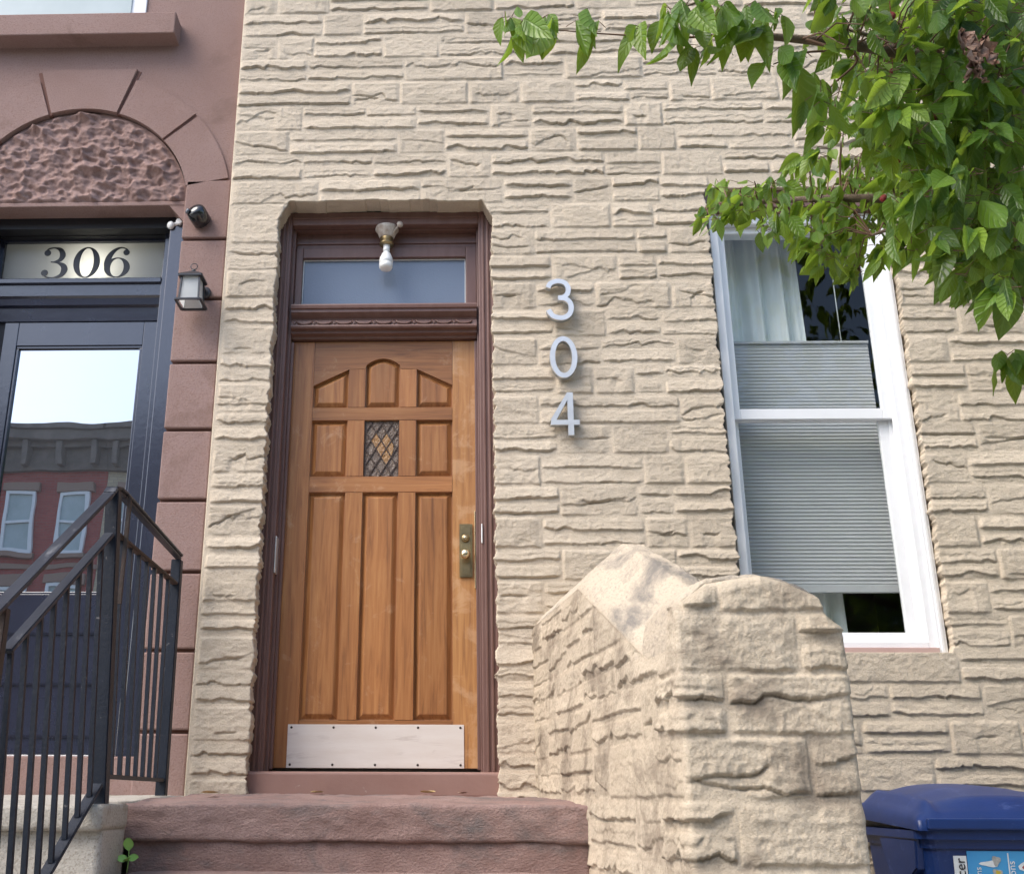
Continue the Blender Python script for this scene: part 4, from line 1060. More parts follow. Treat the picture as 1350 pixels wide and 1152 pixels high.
    g_ = 1 - np.abs(2 * U_ - 1); rise = .165
    zc = ev + rise * np.clip(g_ * 1.18, 0, 1) ** .92
    edge = np.minimum(U_, 1 - U_) * (TH + 2 * over)
    zc = zc + .010 * fbm(x * 5, T_ * 4, 61, 5) - .004 * (1 - np.abs(vn(x * 9, T_ * 9, 66))) ** 6 + .0035 * fbm(x * 38, T_ * 38, 62, 4) + .0015 * vn(x * 120, T_ * 120, 69) - .010 * np.exp(-((T_ + .90) / .02) ** 2)
    crack = T_ + 1.22 + .05 * vn(x * 9, x * 0, 64); zc = zc - .007 * np.exp(-(crack / .006) ** 2)
    zc = zc - .018 * (1 - sm(edge / .02))
    V = np.stack([x, T_, zc], -1).reshape(-1, 3); idx = np.arange(nu * nv).reshape(nv, nu)
    Q = np.stack([idx[:-1, :-1], idx[1:, :-1], idx[1:, 1:], idx[:-1, 1:]], -1).reshape(-1, 4)
    # drip edge down both sides and the lower end
    Vs = [V]; Qs = [Q]; off = len(V)
    for colm, sg in ((idx[:, 0], 1), (idx[:, -1], -1), (idx[-1, :], 1)):
        bse = V[colm].copy(); bse[:, 2] -= .030; ii = np.arange(off, off + len(bse)); off += len(bse); Vs.append(bse)
        q = np.stack([colm[:-1], ii[:-1], ii[1:], colm[1:]], 1); Qs.append(q if sg > 0 else q[:, ::-1])
    link('coping', np_mesh('coping', np.concatenate(Vs), np.concatenate(Qs)), MT['cap'], t)
    # humped capstone: its front is the last course of the pier, this is its rounded top
    nu, nv = 150, 90
    tt = np.concatenate([[0], np.cumsum(np.linalg.norm(np.diff(prof, axis=0), axis=1))]); ti = np.linspace(0, tt[-1], nu)
    px_, pz_ = np.interp(ti, tt, prof[:, 0]), np.interp(ti, tt, prof[:, 1])
    ker = np.ones(5) / 5.0
    pxs = np.convolve(np.pad(px_, 2, mode='edge'), ker, 'valid'); pzs = np.convolve(np.pad(pz_, 2, mode='edge'), ker, 'valid')
    vv = np.linspace(0, 1, nv)[:, None]
    ph = np.clip(vv / .30, 0, 1) * pi / 2
    Y = -1.956 + .022 * (1 - np.cos(ph)) + np.clip((vv - .30) / .70, 0, 1) * .30 + 0 * pxs[None, :]
    Z = pzs[None, :] - .016 + .018 * np.sin(ph) + 0 * vv
    X = pxs[None, :] - .115 * (Y + 1.978)
    n1 = .010 * fbm(X * 7, Y * 6 + Z * 5, 71, 5) - .009 * (1 - np.abs(vn(X * 8 + 3, Y * 8 + Z * 4, 77))) ** 5 + .0035 * fbm(X * 42, (Y + Z) * 42, 75, 3) + .0014 * vn(X * 130, (Y + Z) * 130, 76)
    fr_ = sm(vv / .12)
    Y = Y - n1 * np.cos(ph) * fr_; Z = Z + n1 * (.3 + .7 * np.sin(ph)) * fr_
    V = np.stack([X, Y, Z], -1).reshape(-1, 3); idx = np.arange(nu * nv).reshape(nv, nu)
    Q = np.stack([idx[:-1, :-1], idx[:-1, 1:], idx[1:, 1:], idx[1:, :-1]], -1).reshape(-1, 4)
    link('pier_cap', np_mesh('pier_cap', V, Q), MT['cap'], t)
    bmc = MB(); bmc.prism([(.735 + (a - .735) * .97, c - .012) for a, c in prof], -1.955, -1.66); bmc.build('pier_core', MT['pier'], t)
cheek()

# ================================================================== IRON RAILING
ra = thing('railing', 'black wrought iron stair railing on the concrete stoop', 'railing', (-1.2, -1.1, 1.55))
FP0, FP1 = Vector((-1.146, -1.15, 1.572)), Vector((-1.206, -1.15, 2.590))
BP0, BP1 = Vector((-1.247, -.10, 1.598)), Vector((-1.262, -.10, 2.580))
def fpz(z): return FP0.lerp(FP1, (z - FP0.z) / (FP1.z - FP0.z))
def bpz(z): return BP0.lerp(BP1, (z - BP0.z) / (BP1.z - BP0.z))
m = MB(); m.bar(FP0, FP1, .044, .044, bev=.003); m.build('post', MT['iron'], ra)
m = MB(); m.bar(BP0, BP1, .042, .042, bev=.003); m.build('post', MT['iron'], ra)
SL = Vector((-.030, -.75, -.565))       # run of the stair part, per .75 m
def sp(z, y): t = (FP0.y - y) / .75; return fpz(z) + SL * t
lowpost = sp(2.44, -1.82)
m = MB(); lp = sp(2.585, -1.83); m.bar((lp.x - .0, lp.y, 1.0), lp, .030, .030, bev=.002); m.build('post', MT['rust'], ra, 'rusty brown lower post')
T0 = fpz(2.598); TB = bpz(2.592)
Tend = sp(2.598, -2.55)
m = MB()
def rail_run(m, pts, w, h):
    for a, c in zip(pts, pts[1:]): m.bar(a, c, w, h, bev=min(w, h) * .22)
up_ = Vector((0, 0, .011))
bend = [Tend, T0 + Vector((.002, -.05, -.040)), T0 + Vector((0, -.02, -.012)), T0 + Vector((0, .03, .0)), T0 + Vector((0, .09, .0)), TB + Vector((0, .015, 0))]
rail_run(m, bend, .028, .012)
rail_run(m, [p_ + up_ for p_ in bend], .042, .011)
m.build('handrail', MT['iron_top'], ra)
m = MB(); rail_run(m, [sp(2.452, -1.80), fpz(2.452) + Vector((0, -.025, -.018))], .036, .014); m.build('mid_rail', MT['iron_top'], ra)
m = MB(); rail_run(m, [fpz(2.452) + Vector((0, .025, 0)), bpz(2.474)], .028, .014); m.build('mid_rail', MT['rust'], ra)
m = MB(); rail_run(m, [sp(1.655, -2.5), fpz(1.655) + Vector((0, -.027, -.02))], .036, .012); m.build('bottom_rail', MT['iron'], ra)
m = MB(); rail_run(m, [fpz(1.660) + Vector((0, .026, 0)), bpz(1.664)], .028, .014); m.build('bottom_rail', MT['iron'], ra)
for k in range(8):
    y = -1.15 - .0775 * (k + 1) - .004
    m = MB(); m.bar(sp(1.660, y), sp(2.446, y), .014, .014); m.build('baluster', MT['iron'], ra)
for k in range(7):
    t = (k + 1) / 8.2; a = fpz(1.664).lerp(bpz(1.668), t); c = fpz(2.446).lerp(bpz(2.468), t)
    m = MB(); m.bar(a, c, .014, .014); m.build('baluster', MT['iron'], ra)
a = fpz(2.0).lerp(bpz(2.0), .085)
m = MB(); m.bar((a.x, a.y, 2.22), (a.x, a.y, 2.592), .012, .012); m.build('brace', MT['rust'], ra)

# ================================================================== RECYCLING BIN
bn = thing('recycling_bin', 'dark blue wheeled recycling bin with a pale blue poster beside the pier', 'bin', (1.9, -.33, .5))
BX0, BX1, BY0, BY1, BZ = 1.590, 2.190, -.64, -.05, 1.503
m = MB()
def taper(m, x0, x1, y0, y1, z0, z1, dx, dy, r=.05, n=5):
    rings = []
    for z, e in ((z0, 1), (z1, 0)):
        ring = []
        for cx, cy, a0 in ((x1 - e * dx - r, y1 - e * dy * .2 - r, 0), (x0 + e * dx + r, y1 - e * dy * .2 - r, pi / 2), (x0 + e * dx + r, y0 + e * dy + r, pi), (x1 - e * dx - r, y0 + e * dy + r, 1.5 * pi)):
            for i in range(n + 1):
                a = a0 + pi / 2 * i / n; ring.append(m.bm.verts.new((cx + r * cos(a), cy + r * sin(a), z)))
        rings.append(ring)
    A, B = rings; k = len(A)
    for i in range(k): m.bm.faces.new([A[i], A[(i + 1) % k], B[(i + 1) % k], B[i]])
    m.bm.faces.new(A[::-1]); m.bm.faces.new(B)
taper(m, BX0, BX1, BY0, BY1, .56, BZ - .06, .06, .08)
body = m.build('body', MT['binblue'], bn)
m = MB(); taper(m, BX0 - .012, BX1 + .012, BY0 - .014, BY1 + .01, BZ - .0595, BZ - .030, .004, .004, .055); taper(m, BX0 - .026, BX1 + .026, BY0 - .030, BY1 + .02, BZ - .0295, BZ - .002, .0, .0, .06); m.build('rim', MT['binblue'], body)
m = MB()   # flared side pocket below the rim
m.prism([(BY0 + .03, BZ - .030), (BY0 + .05, BZ - .13), (BY0 + .16, BZ - .185), (BY0 + .30, BZ - .165), (BY0 + .36, BZ - .06), (BY0 + .37, BZ - .030)], BX0 - .024, BX0 + .06, 'x', .006); m.build('side_grip', MT['binblue'], body)
# domed lid with a flat front lip and raised rim ridge
nu, nv = 48, 48
U_, V_ = np.meshgrid(np.linspace(-1, 1, nu), np.linspace(0, 1, nv))
xw = (BX1 - BX0) / 2 + .030; cxb = (BX0 + BX1) / 2
X = cxb + U_ * xw; Y = BY0 - .036 + V_ * (BY1 - BY0 + .07)
dome = (1 - np.abs(U_) ** 2.6) * (.055 + .030 * sm(V_ / .5))
rimz = BZ + .030
ridge = .022 * np.exp(-((np.abs(U_) - .80) / .06) ** 2) * sm(V_ / .12)
Z = rimz + .018 * sm((1 - np.abs(U_)) / .06) * sm(V_ / .05) * sm((1 - V_) / .05) + dome * sm(V_ / .16) * sm((1 - V_) / .2) + ridge + .035 * V_
Vt = np.stack([X, Y, Z], -1).reshape(-1, 3); idx = np.arange(nu * nv).reshape(nv, nu)
Q = np.stack([idx[:-1, :-1], idx[:-1, 1:], idx[1:, 1:], idx[1:, :-1]], -1).reshape(-1, 4)
ringi = np.concatenate([idx[0, :], idx[1:, -1], idx[-1, -2::-1], idx[-2:0:-1, 0]]); bs_ = Vt[ringi].copy(); bs_[:, 2] -= .032
ii = np.arange(len(Vt), len(Vt) + len(bs_)); Q2 = np.stack([ringi, ii, np.roll(ii, -1), np.roll(ringi, -1)], 1)
link('lid', np_mesh('lid', np.concatenate([Vt, bs_]), np.concatenate([Q, Q2])), MT['binblue'], bn)
m = MB(); m.box(BX0 - .005, BX1 + .005, BY0 - .052, BY0 - .034, BZ + .002, BZ + .040, .006); m.build('lid_lip', MT['binblue'], bn)
for x in (BX0 + .09, BX1 - .09):
    m = MB(); m.lathe([(.10, 0), (.125, .006), (.125, .05), (.10, .056)], (x - .028, BY1 + .02, .625), (1, 0, 0), 28); m.build('wheel', MT['camblack'], bn)
m = MB(); m.tube([(BX0 + .08, BY1 + .015, BZ - .05), (BX0 + .08, BY1 + .06, BZ - .03), (BX1 - .08, BY1 + .06, BZ - .03), (BX1 - .08, BY1 + .015, BZ - .05)], .014, 10); m.build('handle', MT['binblue'], bn)
# labels on the sloping front
def fy(z): return BY0 + .08 * (BZ - .06 - z) / (BZ - .06 - .56)
def onface(x0, x1, z0, z1, off, mb, th=.002):
    mb.poly([(x0, fy(z0) - off, z0), (x1, fy(z0) - off, z0), (x1, fy(z1) - off, z1), (x0, fy(z1) - off, z1), (x0, fy(z0) - off + th, z0), (x1, fy(z0) - off + th, z0), (x1, fy(z1) - off + th, z1), (x0, fy(z1) - off + th, z1)],
            [(0, 1, 2, 3), (7, 6, 5, 4), (0, 4, 5, 1), (1, 5, 6, 2), (2, 6, 7, 3), (3, 7, 4, 0)])
m = MB(); onface(1.725, 2.13, .98, 1.436, .003, m); po = m.build('poster', MT['poster'], bn, 'pale blue sorting poster')
m = MB(); onface(1.678, 1.722, .98, 1.420, .003, m); wl = m.build('white_label', MT['white'], bn)
m = MB(); onface(1.862, 1.866, .99, 1.430, .0042, m, .001); m.build('poster_line', MT['white'], po)
def text_on(parent, name, body_, x, z, size, mat):
    """lettering turned to read upwards, laid on the sloping front"""
    cu = bpy.data.curves.new(name, 'FONT'); cu.body = body_; cu.size = size; cu.extrude = .0004; cu.align_x = 'RIGHT'
    to = bpy.data.objects.new(name, cu); COL.objects.link(to)
    bpy.context.view_layer.update()
    me = bpy.data.meshes.new_from_object(to.evaluated_get(bpy.context.evaluated_depsgraph_get()))
    bpy.data.objects.remove(to); bpy.data.curves.remove(cu)
    for v in me.vertices:
        a, c, d = v.co; zz = z + a; v.co = (x - c, fy(zz) - .0050 - d, zz)
    return link(name, me, mat, parent)
text_on(wl, 'lettering', 'cer', 1.7145, 1.413, .046, MT['ink'])
text_on(po, 'lettering', 'ns', 1.768, 1.385, .030, MT['white']); text_on(po, 'lettering', 'ions', 1.884, 1.405, .034, MT['white'])
m = MB()
PM = [MT['white'], MT['greyprint'], MT['redprint'], MT['yellowprint']]
def blob(cx, cz, rx, rz, mi, off):
    m = MB(); n = 14; c0 = m.bm.verts.new((cx, fy(cz) - off, cz)); vs = []
    for i in range(n):
        a = 2 * pi * i / n; r = 1 + .22 * sin(3 * a + cx * 90); z_ = cz + rz * r * sin(a); vs.append(m.bm.verts.new((cx + rx * r * cos(a), fy(z_) - off, z_)))
    m._tag([m.bm.faces.new([c0, vs[i], vs[(i + 1) % n]]) for i in range(n)])
    m.build('picture', PM[mi], po)
for spec in ((1.800, 1.395, .032, .010, 0, .0046), (1.822, 1.405, .014, .016, 1, .0050), (1.822, 1.365, .016, .014, 1, .0046), (1.824, 1.366, .008, .008, 3, .0050), (1.93, 1.388, .030, .022, 0, .0046), (1.936, 1.384, .024, .015, 2, .0050), (1.94, 1.350, .024, .014, 2, .0046),
             (1.80, 1.31, .03, .014, 1, .0046), (1.94, 1.29, .03, .02, 3, .0046), (1.81, 1.22, .03, .02, 2, .0046)): blob(*spec)

# ================================================================== TREE
tree = thing('dogwood_tree', 'leafy dogwood with hanging green leaves and red fruits reaching over the window', 'tree', (3.3, -2.1, .5))
poly_in = [(1062, 10), (1085, 70), (1110, 112), (1075, 150), (1062, 200), (1110, 205), (1040, 240), (985, 250), (915, 276), (918, 300), (960, 306), (1000, 322), (1040, 345), (1085, 372), (1130, 378), (1195, 350), (1235, 330), (1262, 335), (1262, 375), (1290, 398), (1352, 405), (1370, -20), (1062, -20)]
def inpoly(x, y, P=poly_in):
    c = False; j = len(P) - 1
    for i in range(len(P)):
        if (P[i][1] > y) != (P[j][1] > y) and x < (P[j][0] - P[i][0]) * (y - P[i][1]) / (P[j][1] - P[i][1]) + P[i][0]: c = not c
        j = i
    return c
LV, LF, LT, LA = [], [], [], []
rl_ = random.Random(5)
def leaf(base, tip_dir, side, length, width, tone):
    """ovate leaf: folded along its rib, tip drawn out to a point, hanging in a curve"""
    d = Vector(tip_dir).normalized(); s = Vector(side); s = (s - d * s.dot(d)).normalized(); nn = s.cross(d)
    i0 = len(LV); fold = rl_.uniform(.10, .75); curl = rl_.uniform(-.18, .38); tw = rl_.uniform(-.35, .35)
    sec = ((0, .02), (.10, .46), (.26, .88), (.44, 1.0), (.62, .86), (.78, .55), (.90, .24), (1.0, .015))
    wv = rl_.uniform(0, 6)
    for t, w in sec:
        c = base + d * (length * t) - nn * (curl * length * t * t) + Vector((0, 0, -1)) * (.16 * length * t * t)
        s2 = (s * cos(tw * t) + nn * sin(tw * t))
        hw = width * .5 * w; rip = .03 * width * sin(t * 15 + wv)
        LA.extend([(t, -1), (t, -.5), (t, 0), (t, .5), (t, 1)])
        LV.extend([c - s2 * hw + nn * (fold * hw + rip), c - s2 * hw * .5 + nn * (fold * hw * .36), c, c + s2 * hw * .5 + nn * (fold * hw * .36), c + s2 * hw + nn * (fold * hw - rip)])
    for k in range(len(sec) - 1):
        a = i0 + k * 5
        for q in range(4): LF.append((a + q, a + q + 1, a + q + 6, a + q + 5)); LT.append(tone)
TW = MB(); 
def spray(p, heading, n, spread, size, tones, pet=.03):
    """a tuft of leaves hanging from a twig end at p"""
    for i in range(n):
        h = Vector(heading) + Vector((rl_.uniform(-1, 1), rl_.uniform(-1, 1), rl_.uniform(-.7, .5))) * spread
        h = Vector((h.x, h.y, h.z - .38))
        b_ = p + Vector((rl_.uniform(-1, 1), rl_.uniform(-1, 1), rl_.uniform(-1, 1))) * .018
        b2 = b_ + Vector((h.x, h.y, .15)).normalized() * pet
        L_ = size * rl_.uniform(.55, 1.2)
        sd = Vector((rl_.uniform(-1, 1), rl_.uniform(-.6, .6), rl_.uniform(-.25, .25)))
        TW.tube([b_, b2], .0011, 4, False)
        leaf(b2, h, sd, L_, L_ * rl_.choice((.36, .44, .50, .56, .62)), min(1, max(0, rl_.uniform(*tones))))
# main scaffold
TR0 = Vector((3.30, -2.10, .5)); 
m = MB(); trunk_pts = [TR0, TR0 + Vector((-.02, .02, .8)), TR0 + Vector((-.06, 0, 1.6)), TR0 + Vector((-.04, .05, 2.3)), TR0 + Vector((.03, .02, 3.2)), TR0 + Vector((.0, .05, 4.3)), TR0 + Vector((.05, .1, 5.2))]
m.tube(trunk_pts, [.115, .095, .085, .075, .055, .035, .012], 14); m.build('trunk', MT['bark'], tree)
def branch(pts, r0, r1, mat='bark'):
    c = crom([tuple(p) for p in pts], 6); n = len(c)
    mm = MB(); mm.tube([tuple(q) for q in c], [r0 + (r1 - r0) * i / (n - 1) for i in range(n)], 8); mm.build('branch', MT[mat], tree); return c
limbs = []
def limb(start, *pp, r0=.030, r1=.004, mat='bark'): limbs.append(branch([start] + [at(*p) for p in pp], r0, r1, mat))
limb(trunk_pts[3], (1440, 160, -2.15), (1330, 120, -2.15), (1210, 75, -2.20), (1110, 58, -2.25), (1010, 48, -2.30), (985, 44, -2.3), r0=.034, r1=.0035)
limb(trunk_pts[3] + Vector((-.02, 0, .1)), (1430, 60, -1.9), (1300, 90, -1.9), (1200, 62, -2.0), (1120, 40, -2.1), r0=.026)
limb(trunk_pts[3], (1450, 260, -1.8), (1330, 262, -1.75), (1200, 262, -1.7), (1090, 262, -1.6), (985, 268, -1.5), (930, 280, -1.48), r0=.030, r1=.003)
limb(trunk_pts[3] - Vector((0, 0, .15)), (1440, 330, -1.9), (1330, 320, -1.9), (1230, 290, -1.85), (1150, 310, -1.75), r0=.026)
limb(trunk_pts[2], (1440, 420, -2.0), (1370, 400, -1.95), (1330, 380, -1.95), r0=.024)
limb(at(985, 44, -2.3), (900, 50, -2.3), (830, 47, -2.3), (780, 44, -2.3), (735, 40, -2.3), r0=.0036, r1=.0012, mat='twig')
limb(at(1060, 52, -2.28), (1100, 66, -2.3), (1060, 70, -2.35), (1020, 85, -2.4), r0=.005, r1=.0015, mat='twig')
limb(at(1110, 58, -2.25), (1130, 80, -2.2), (1100, 110, -2.15), (1070, 140, -2.1), r0=.005, r1=.0015, mat='twig')
limb(trunk_pts[4], (1420, -150, -2.3), (1250, -120, -2.4), (1110, -75, -2.45), (980, -20, -2.4), (890, 14, -2.35), r0=.022, r1=.0015)
limb(trunk_pts[2], (1440, 520, -1.6), (1370, 485, -1.55), (1325, 480, -1.5), r0=.014, r1=.002)
for dx, dy, dz in ((1.2, .5, .6), (.9, -.9, .9), (-.7, -1.0, .9), (-1.0, -.6, 1.2), (.3, .9, .9), (-.5, .6, 1.4), (1.0, -.2, 1.5)):
    b0 = trunk_pts[4]; limbs.append(branch([b0, b0 + Vector((dx * .5, dy * .5, dz * .35)), b0 + Vector((dx, dy, dz))], .032, .006))
# hanging sprays that can be told apart, left part of the photograph's foliage
for (x, y, Y, n, sz, tn) in ((668, 28, -2.32, 4, .098, (.6, 1)), (690, 40, -2.30, 4, .102, (.5, .95)), (712, 32, -2.30, 3, .10, (.5, .9)), (738, 36, -2.3, 3, .105, (.55, .95)), (762, 26, -2.3, 1, .09, (.6, .9)), (790, 38, -2.30, 2, .112, (.5, .8)),
                           (858, 40, -2.3, 3, .098, (.5, .9)), (880, 26, -2.32, 3, .10, (.5, .9)), (905, 46, -2.32, 3, .10, (.3, .8)), (925, 60, -2.34, 3, .105, (.2, .7)), (948, 40, -2.33, 4, .11, (.2, .7)), (965, 28, -2.35, 3, .11, (.3, .8)),
                           (1000, 50, -2.35, 2, .12, (.3, .6)), (1020, 84, -2.4, 2, .125, (.3, .5)), (1058, 76, -2.4, 2, .13, (.3, .5)), (1030, 30, -2.35, 4, .11, (.4, .9)), (1066, 130, -2.15, 2, .10, (.3, .7)), (1085, 110, -2.15, 2, .11, (.3, .7)), (985, 18, -2.4, 4, .10, (.4, .9)), (900, 14, -2.4, 4, .10, (.5, .9)), (940, 10, -2.4, 4, .1, (.4, .9)),
                           (1318, 478, -1.52, 3, .085, (.3, .7)), (1332, 470, -1.52, 3, .09, (.3, .6)), (1345, 480, -1.52, 4, .09, (.3, .6))):
    p = at(x, y, Y); spray(p, (rl_.uniform(-.4, .1), -.15, -.6), n + 1, .5, sz * 1.06, tn)
# twig ends filling the mass of the crown that the photograph shows
cnt = 0
while cnt < 690:
    x, y = rl_.uniform(905, 1370), rl_.uniform(-15, 432)
    if not inpoly(x, y): continue
    if rl_.random() > (.42 if x < 1130 else .62 if x < 1230 else 1.0): continue
    Y = rl_.choice((-2.35, -2.15, -1.95, -1.75, -1.6)) + rl_.uniform(-.10, .10)
    if y > 225 and x < 1180: Y = rl_.uniform(-1.75, -1.30)
    deep = Y > -1.9
    p = at(x, y - 16, Y)
    q = min((Vector(c) for L_ in limbs[:5] for c in L_), key=lambda c: (c - p).length)
    if (q - p).length < .26 and rl_.random() < .7:
        mid = (p + q) / 2 + Vector((0, 0, .03)); TW.tube([q, mid, p], [.003, .0022, .0012], 5, False)
    tn = (.0, .55) if (x > 1230 and rl_.random() < .6) else (.2, .95)
    spray(p, (rl_.uniform(-.8, .2), rl_.uniform(-.4, .2), -.35), rl_.choice((3, 4, 4, 5)), .65, (.068 if deep else .080) * (1.12 if x > 1230 else 1), tn)
    cnt += 1
# leaves along the limbs where they run out of the frame, then the rest of the crown
for L_ in limbs:
    for c in L_[::2]:
        for q in range(5):
            p = Vector(c) + Vector((rl_.gauss(0, .16), rl_.gauss(0, .16), rl_.gauss(-.02, .14))); x, y = pix(p)
            if (-60 < x < 1400 and -70 < y < 1200) or p.y < CAMP.y + 1.0: continue
            spray(p, (rl_.uniform(-1, 1), rl_.uniform(-1, 1), -.3), 5, .6, .085, (.1, .9))
cnt = 0
while cnt < 800:
    a, r = rl_.uniform(0, 2 * pi), rl_.random() ** .5
    p = Vector((3.25 + 1.75 * r * cos(a), -2.1 + 1.45 * r * sin(a), 4.15 + rl_.uniform(-1.5, 1.5) * (1 - .5 * r * r)))
    x, y = pix(p)
    if p.y < CAMP.y + 1.0: continue
    if -60 < x < 1430 and -70 < y < 1200:
        continue
    spray(p, (rl_.uniform(-1, 1), rl_.uniform(-1, 1), -.3), 4, .6, .10, (.1, .9)); cnt += 1
me = np_mesh('crown', [tuple(v) for v in LV], LF)
at_ = me.attributes.new('tone', 'FLOAT', 'FACE'); at_.data.foreach_set('value', np.array(LT, np.float32))
LA = np.array(LA[:len(LV)], np.float32)
for nm_, k_ in (('rib_t', 0), ('rib_s', 1)): a_ = me.attributes.new(nm_, 'FLOAT', 'POINT'); a_.data.foreach_set('value', np.ascontiguousarray(LA[:, k_]))
link('crown', me, MT['leaf'], tree)
TW.build('twigs', MT['twig'], tree)
for (x, y, Y) in ((1178, 95, -2.0), (1186, 136, -2.05), (1230, 155, -2.1), (1197, 200, -2.05), (1183, 210, -2.0), (1165, 262, -1.7), (1238, 272, -1.9), (1175, 22, -2.2)):
    m = MB(); c = at(x, y, Y - .22); m.lathe([(.001, -.011), (.006, -.0095), (.010, -.005), (.0115, 0), (.010, .005), (.006, .0095), (.001, .011)], c, (0, 0, 1), 12); m.tube([c + Vector((0, 0, .010)), c + Vector((.004, .004, .05))], .0011, 5, False); m.build('fruit', MT['berry'], tree)
KV, KF, KT, KA = LV, LF, LT, LA
LA = []
LV, LF, LT = [], [], []
for (x, y) in ((1268, 40), (1280, 48), (1290, 62), (1276, 70), (1296, 50), (1284, 84)):
    for q in range(2): leaf(at(x, y, -2.47), (rl_.uniform(-.6, .6), rl_.uniform(-.6, .3), -1), (rl_.uniform(-1, 1), rl_.uniform(-1, 1), .2), .056, .034, 0)
for i_ in range(len(LV)): LV[i_] = LV[i_] + Vector((.006 * sin(LV[i_].z * 260 + i_), .008 * sin(i_ * 1.7), .004 * cos(i_ * 2.3)))
link('withered_leaves', np_mesh('withered_leaves', [tuple(v) for v in LV], LF), MT['deadleaf'], tree, 'brown withered leaves')
LV, LF, LT = KV, KF, KT

# ================================================================== SMALL THINGS ON THE STEPS
wd = thing('weed', 'small bright green seedling in the gap beside the brown steps', 'plant', (-1.10, -1.0, 1.375))
m = MB(); wb = Vector((-1.083, -1.015, 1.372)); m.tube([wb, wb + Vector((.004, -.004, .045))], .0016, 6); m.tube([wb + Vector((.002, 0, .03)), wb + Vector((.001, -.002, .07))], .0012, 6); m.build('stem', MT['weed'], wd)
for ax_, ln, wdt, z_ in (((-1, -.2, .10), .036, .024, .040), ((1, -.15, .12), .036, .024, .042), ((.1, -1, .25), .030, .026, .036), ((.0, -.35, 1), .040, .034, .066)):
    d = Vector(ax_).normalized(); s_ = d.cross(Vector((0, -.9, .4))).normalized(); c = wb + Vector((0, -.003, z_)); m = MB(); pts_ = []
    for k in range(7):
        t = k / 6; w_ = wdt * .5 * sin(pi * min(1, .06 + .9 * t)) ** .8; pts_ += [c + d * ln * t - s_ * w_, c + d * ln * t + Vector((0, .003, -.003)), c + d * ln * t + s_ * w_]
    m.poly(pts_, [(3 * k + q, 3 * k + q + 1, 3 * k + q + 4, 3 * k + q + 3) for k in range(6) for q in range(2)]); m.build('leaf', MT['weed'], wd, None, True)
def dry_leaf(x, y, z, rot, s_, label, mat='yellowleaf'):
    m = MB(); pts_ = []
    for k in range(7):
        t = k / 6 - .5; w_ = .34 * cos(pi * t) ** .8
        for q in (-1, 0, 1):
            a, c = t * s_, q * w_ * s_; pts_.append((x + a * cos(rot) - c * sin(rot), y + a * sin(rot) + c * cos(rot), z + s_ * (.10 + .35 * (q * q) * w_ + .20 * t * t)))
    m.poly(pts_, [(3 * k + q, 3 * k + q + 1, 3 * k + q + 4, 3 * k + q + 3) for k in range(6) for q in range(2)])
    tag(m.build('fallen_leaf', MT[mat], None, None, True), label, 'leaf', 'dry leaves on the landing')
dry_leaf(-1.03, -.18, 1.607, .2, .075, 'dry yellow leaf lying below the narrow stone strip left of the door')
dry_leaf(-.62, -.02, 1.613, .5, .060, 'pale dry leaf on the landing under the left part of the door', 'yellowleaf')
dry_leaf(-.16, -.06, 1.613, 2.6, .075, 'pale curled leaf on the landing below the kick plate right end', 'yellowleaf')
dry_leaf(-.02, -.02, 1.613, 1.0, .055, 'brown crumpled leaf on the landing under the right door jamb', 'deadleaf')

